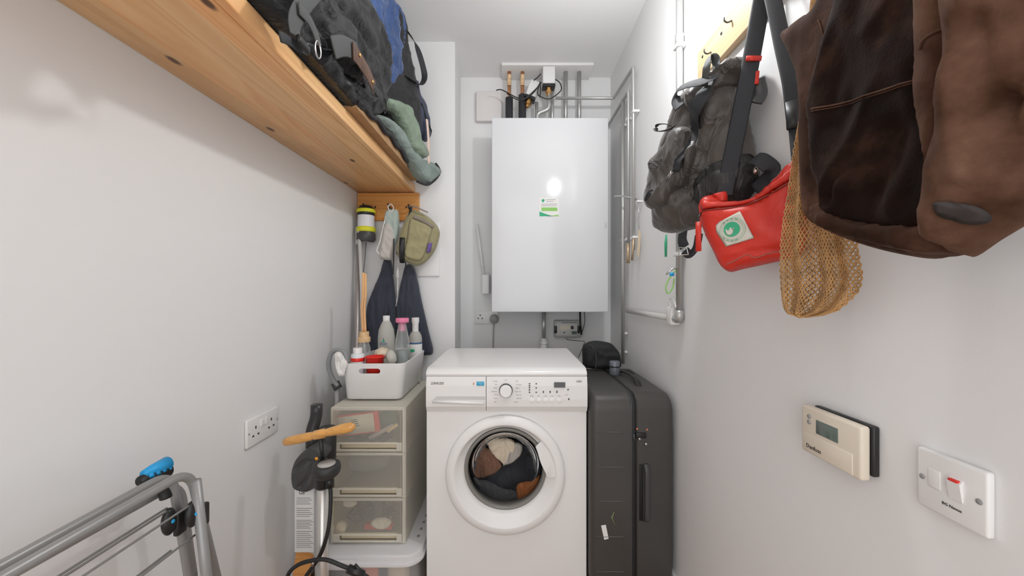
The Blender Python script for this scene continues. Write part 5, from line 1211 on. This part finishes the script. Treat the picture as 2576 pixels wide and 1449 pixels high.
# vacuum (handheld) against the wall
VP_ = Pl((-.9, 1.27), (0, 1.20))
t = thing('vacuum_cleaner', 'dark grey upright vacuum with a long printed label, behind the bicycle pump', 'vacuum cleaner', P(775, 1449, 1.27))
puff('motor_body', dgrey, [(770, 1130), (790, 1112), (815, 1115), (828, 1135), (815, 1160), (800, 1185), (796, 1215), (785, 1232), (760, 1230), (744, 1218), (740, 1185), (750, 1150)], VP_, .030, .04, .016, .006, n=3, parent=t, creases=[([(745, 1180), (770, 1160), (800, 1165)], .01, .006), ([(755, 1225), (775, 1200), (780, 1170)], .01, .006)])
obj('rear_grip', tube(fillet([P(797, 1018, 1.27), P(796, 1050, 1.27), P(783, 1085, 1.26), P(785, 1125, 1.25)], .03), [.019]*1+[.019]*0 if False else .019, 16), mat('satin black', (.03, .03, .032), .3), t)
obj('bin', tube([P(825, 1075, 1.29), P(822, 1190, 1.29)], .028, 16), blackp, t)
obj('orange_button', sphere(P(796, 1154, 1.205), .0055, (1, .5, 1), 12), mat('orange plastic', (.85, .35, .02), .4), t)
body_w = box(P(742, 0, 1.28).x, P(792, 0, 1.28).x, 1.275, 1.30, P(0, 1388, 1.28).z, P(0, 1222, 1.28).z, .003)
vb = obj('label_panel', body_w, paper, t)
text('label_heading', 'GB', .016, M_FRONT(P(759, 1240, 1.2745)), ink, vb, .0002)
k = 0
for y_ in list(range(1252, 1268, 5))+list(range(1278, 1300, 5))+list(range(1308, 1330, 4))+list(range(1336, 1380, 5)):
    k += 1; x1_ = 788-(k*7 % 11)
    obj('label_text', box(P(746, 0, 1.275).x, P(x1_, 0, 1.275).x, 1.2742, 1.2752, P(0, y_+1.2, 1.275).z, P(0, y_, 1.275).z), inkg, vb, False)
obj('vacuum_tube', tube([P(804, 1225, 1.27), P(804, 1420, 1.27), P(804, 1600, 1.27)], .014, 16), mat('satin silver tube', (.55, .55, .56), .35, .5), t)
# wooden board leaning low in the corner
o = obj('wooden_plank', prism([(-.79, 1.31, .001), (-.735, 1.31, .001), (-.71, 1.33, .20), (-.765, 1.33, .22)], (.0, .014, 0)), woodhk, None, False); tag(o, 'small orange wooden plank leaning under the vacuum label', 'plank')
# bicycle pump
t = thing('bicycle_pump', 'black bicycle floor pump with a turned wooden handle and round gauge', 'pump', P(812, 1500, 1.12))
A, B = P(713, 1113, 1.13), P(893, 1072, 1.09); L = (B-A).length
prof = [(0, 0), (.006, .001), (.0125, .008), (.0148, .025), (.0148, .055), (.0135, .078), (.0118, .085), (.0118, .088), (.0142, .093), (.0145, .12), (.0118, .128), (.0135, .14), (.0135, .165), (.0105, .195), (.006, L-.002), (0, L)]
sc_ = L/.215; prof = [(r, z*sc_ if z < L-.01 else z) for r, z in prof]
prof = [(0, 0), (.006, .001), (.0115, .008), (.0132, .025), (.0138, .055), (.0122, L*.40), (.0105, L*.42), (.0105, L*.43), (.0138, L*.45), (.0138, L*.58), (.0108, L*.61), (.0122, L*.64), (.0150, L*.85), (.013, L*.95), (.007, L*.992), (0, L)]
obj('handle', lathe(prof, 24, axisM(A, B-A)), woodhd, t)
sh = (A+B)/2+Vector((.006, 0, 0))
bot = Vector((sh.x+.012, 1.115, .04))
obj('piston_rod', tube([sh+Vector((0, 0, -.008)), P(812, 1165, 1.115)], .0065, 12), blackp, t)
hd_ = P(812, 1180, 1.115)
obj('pump_barrel', tube([hd_+Vector((0, 0, -.02)), Vector((hd_.x, 1.115, .03))], .016, 18), mat('silver barrel', (.62, .60, .57), .3, .6), t)
obj('barrel_head', lathe([(0, .03), (.012, .03), (.018, .02), (.022, .005), (.022, -.05), (.018, -.055), (0, -.055)], 22, T(hd_)), blackp, t)
gm = obj('gauge_case', lathe([(0, -.018), (.030, -.016), (.036, -.008), (.038, .006), (.036, .016), (.033, .018), (0, .018)], 36, axisM(P(822, 1182, 1.085), (0, -.04, 1))), mat('gauge black', (.03, .03, .03), .5), t, auto=50)
obj('gauge_face', lathe([(0, .0188), (.024, .0188), (.024, .017), (0, .017)], 30, axisM(P(822, 1182, 1.085), (0, -.04, 1))), mat('gauge dial', (.45, .43, .41), .3), gm)
obj('gauge_needle', tube([P(815, 1176, 1.075), P(828, 1170, 1.082)], .0008, 6), ink, gm)
obj('gauge_stem', tube([P(829, 1200, 1.10), P(830, 1225, 1.10)], .012, 14), blackp, t)
obj('air_hose', tube(catmull([P(830, 1215, 1.10), P(832, 1260, 1.09), P(826, 1330, 1.08), P(806, 1395, 1.08), P(770, 1449, 1.08), P(752, 1480, 1.07), P(745, 1550, 1.07)], 8), .0055, 10), rubber, t)
obj('air_hose', tube(catmull([P(716, 1475, 1.06), P(728, 1440, 1.06), P(752, 1420, 1.05), P(785, 1410, 1.05), P(820, 1408, 1.05), P(865, 1425, 1.05), P(905, 1440, 1.05), P(935, 1460, 1.05)], 8), .0055, 10), rubber, t)
obj('hose_head', tube([P(875, 1430, 1.045), P(915, 1447, 1.045)], .011, 12), blackp, t)
obj('hose_lever', tube([P(893, 1420, 1.045), P(912, 1442, 1.045)], .004, 8), blackp, t)
obj('hose_clip', tube([P(788, 1410, 1.052), P(786, 1425, 1.052)], .003, 8), chrome, t)
obj('foot_plate', box(hd_.x-.09, hd_.x+.09, 1.07, 1.16, .0, .03, .01), blackp, t)

# ---- drying rack
t = thing('drying_rack', 'folded grey metal clothes drying rack with bright blue corner grips leaning at the left wall', 'clothes airer', (-.72, .6, 0))
def railp(X, pts): return [onX(px, py, X) for px, py in pts]
def frame(X, pxc, pyc, r, y_end, lean):
    """tube running along the wall toward the camera, bending down into a leg"""
    c = onX(pxc, pyc, X)
    return c
def leg_and_rail(X, px, py, r, yend, zend, foot):
    c = onX(px, py, X)
    path = fillet([Vector((X-.01, yend, zend)), c, Vector((foot[0], foot[1], .0))], .045, 8)
    return tube(path, r, 14)
obj('wing_frame', leg_and_rail(-.715, 432, 1188, .0088, -.30, .735, (-.70, .90)), rackm, t)
obj('wing_frame', leg_and_rail(-.745, 452, 1212, .0088, -.30, .735, (-.73, .93)), rackm, t)
f2 = obj('leg_frame', leg_and_rail(-.675, 478, 1182, .0088, -.30, .74, (-.655, .96)), rackm, t)
obj('outer_leg', tube([onX(492, 1208, -.668), onX(520, 1449, -.650), Vector((-.645, .80, 0))], .0098, 14), rackm, t)
# corner grips
a, b = onX(352, 1211, -.745), onX(420, 1183, -.745)
cg = obj('corner_grip', tube([a, a.lerp(b, .3), b], [.010, .013, .015], 14), blackp, t)
up = Vector((0, 0, .011))
bl = obj('grip_cover', tube([a.lerp(b, .12)+up, a.lerp(b, .5)+up*1.15, a.lerp(b, 1.0)+up*1.3], [.008, .012, .015], 14), bluep, t, label='bright blue grip cover')
for k in range(4):
    p = a.lerp(b, .25+.22*k)+Vector((.008, 0, .004)); obj('grip_tooth', lathe([(0, .010), (.004, .006), (.007, 0), (0, 0)], 10, T(p)), bluep, bl)
obj('corner_bracket', tube(catmull([onX(398, 1212, -.728), onX(412, 1230, -.725), onX(418, 1252, -.722)], 5), .011, 12), blackp, t)
for (px, py, X) in ((425, 1312, -.700), (483, 1293, -.672)):
    c = onX(px, py, X)
    j = obj('hinge_joint', sphere(c, .024, (.45, .62, 1.15), 24), blackp, t)
    obj('hinge_button', sphere(c+Vector((.0105, -.002, .002)), .004, (.6, 1, 1), 12), bluep, j)
    d = onX(px+28, py+2, X+.004); obj('hinge_joint', box(d.x-.006, d.x+.006, d.y-.012, d.y+.012, d.z-.024, d.z+.024, .004), blackp, t)
# line wires
for (pa, pb, X, Xn) in (((420, 1278), (165, 1449), -.705, -.70), ((426, 1282), (180, 1449), -.700, -.70), ((488, 1264), (225, 1449), -.672, -.68), ((490, 1346), (370, 1449), -.672, -.68), ((495, 1440), (470, 1462), -.668, -.68), ((430, 1385), (385, 1424), -.70, -.70)):
    A_, B_ = onX(*pa, X), onX(*pb, X); d = (B_-A_); e = A_+d*((A_.y+.25)/abs(d.y)) if abs(d.y) > 1e-4 else B_
    zf_ = A_.z
    obj('line_wire', tube([A_, Vector((X, -.25, A_.z+.0))], .0022, 8), wirem, t)
#END
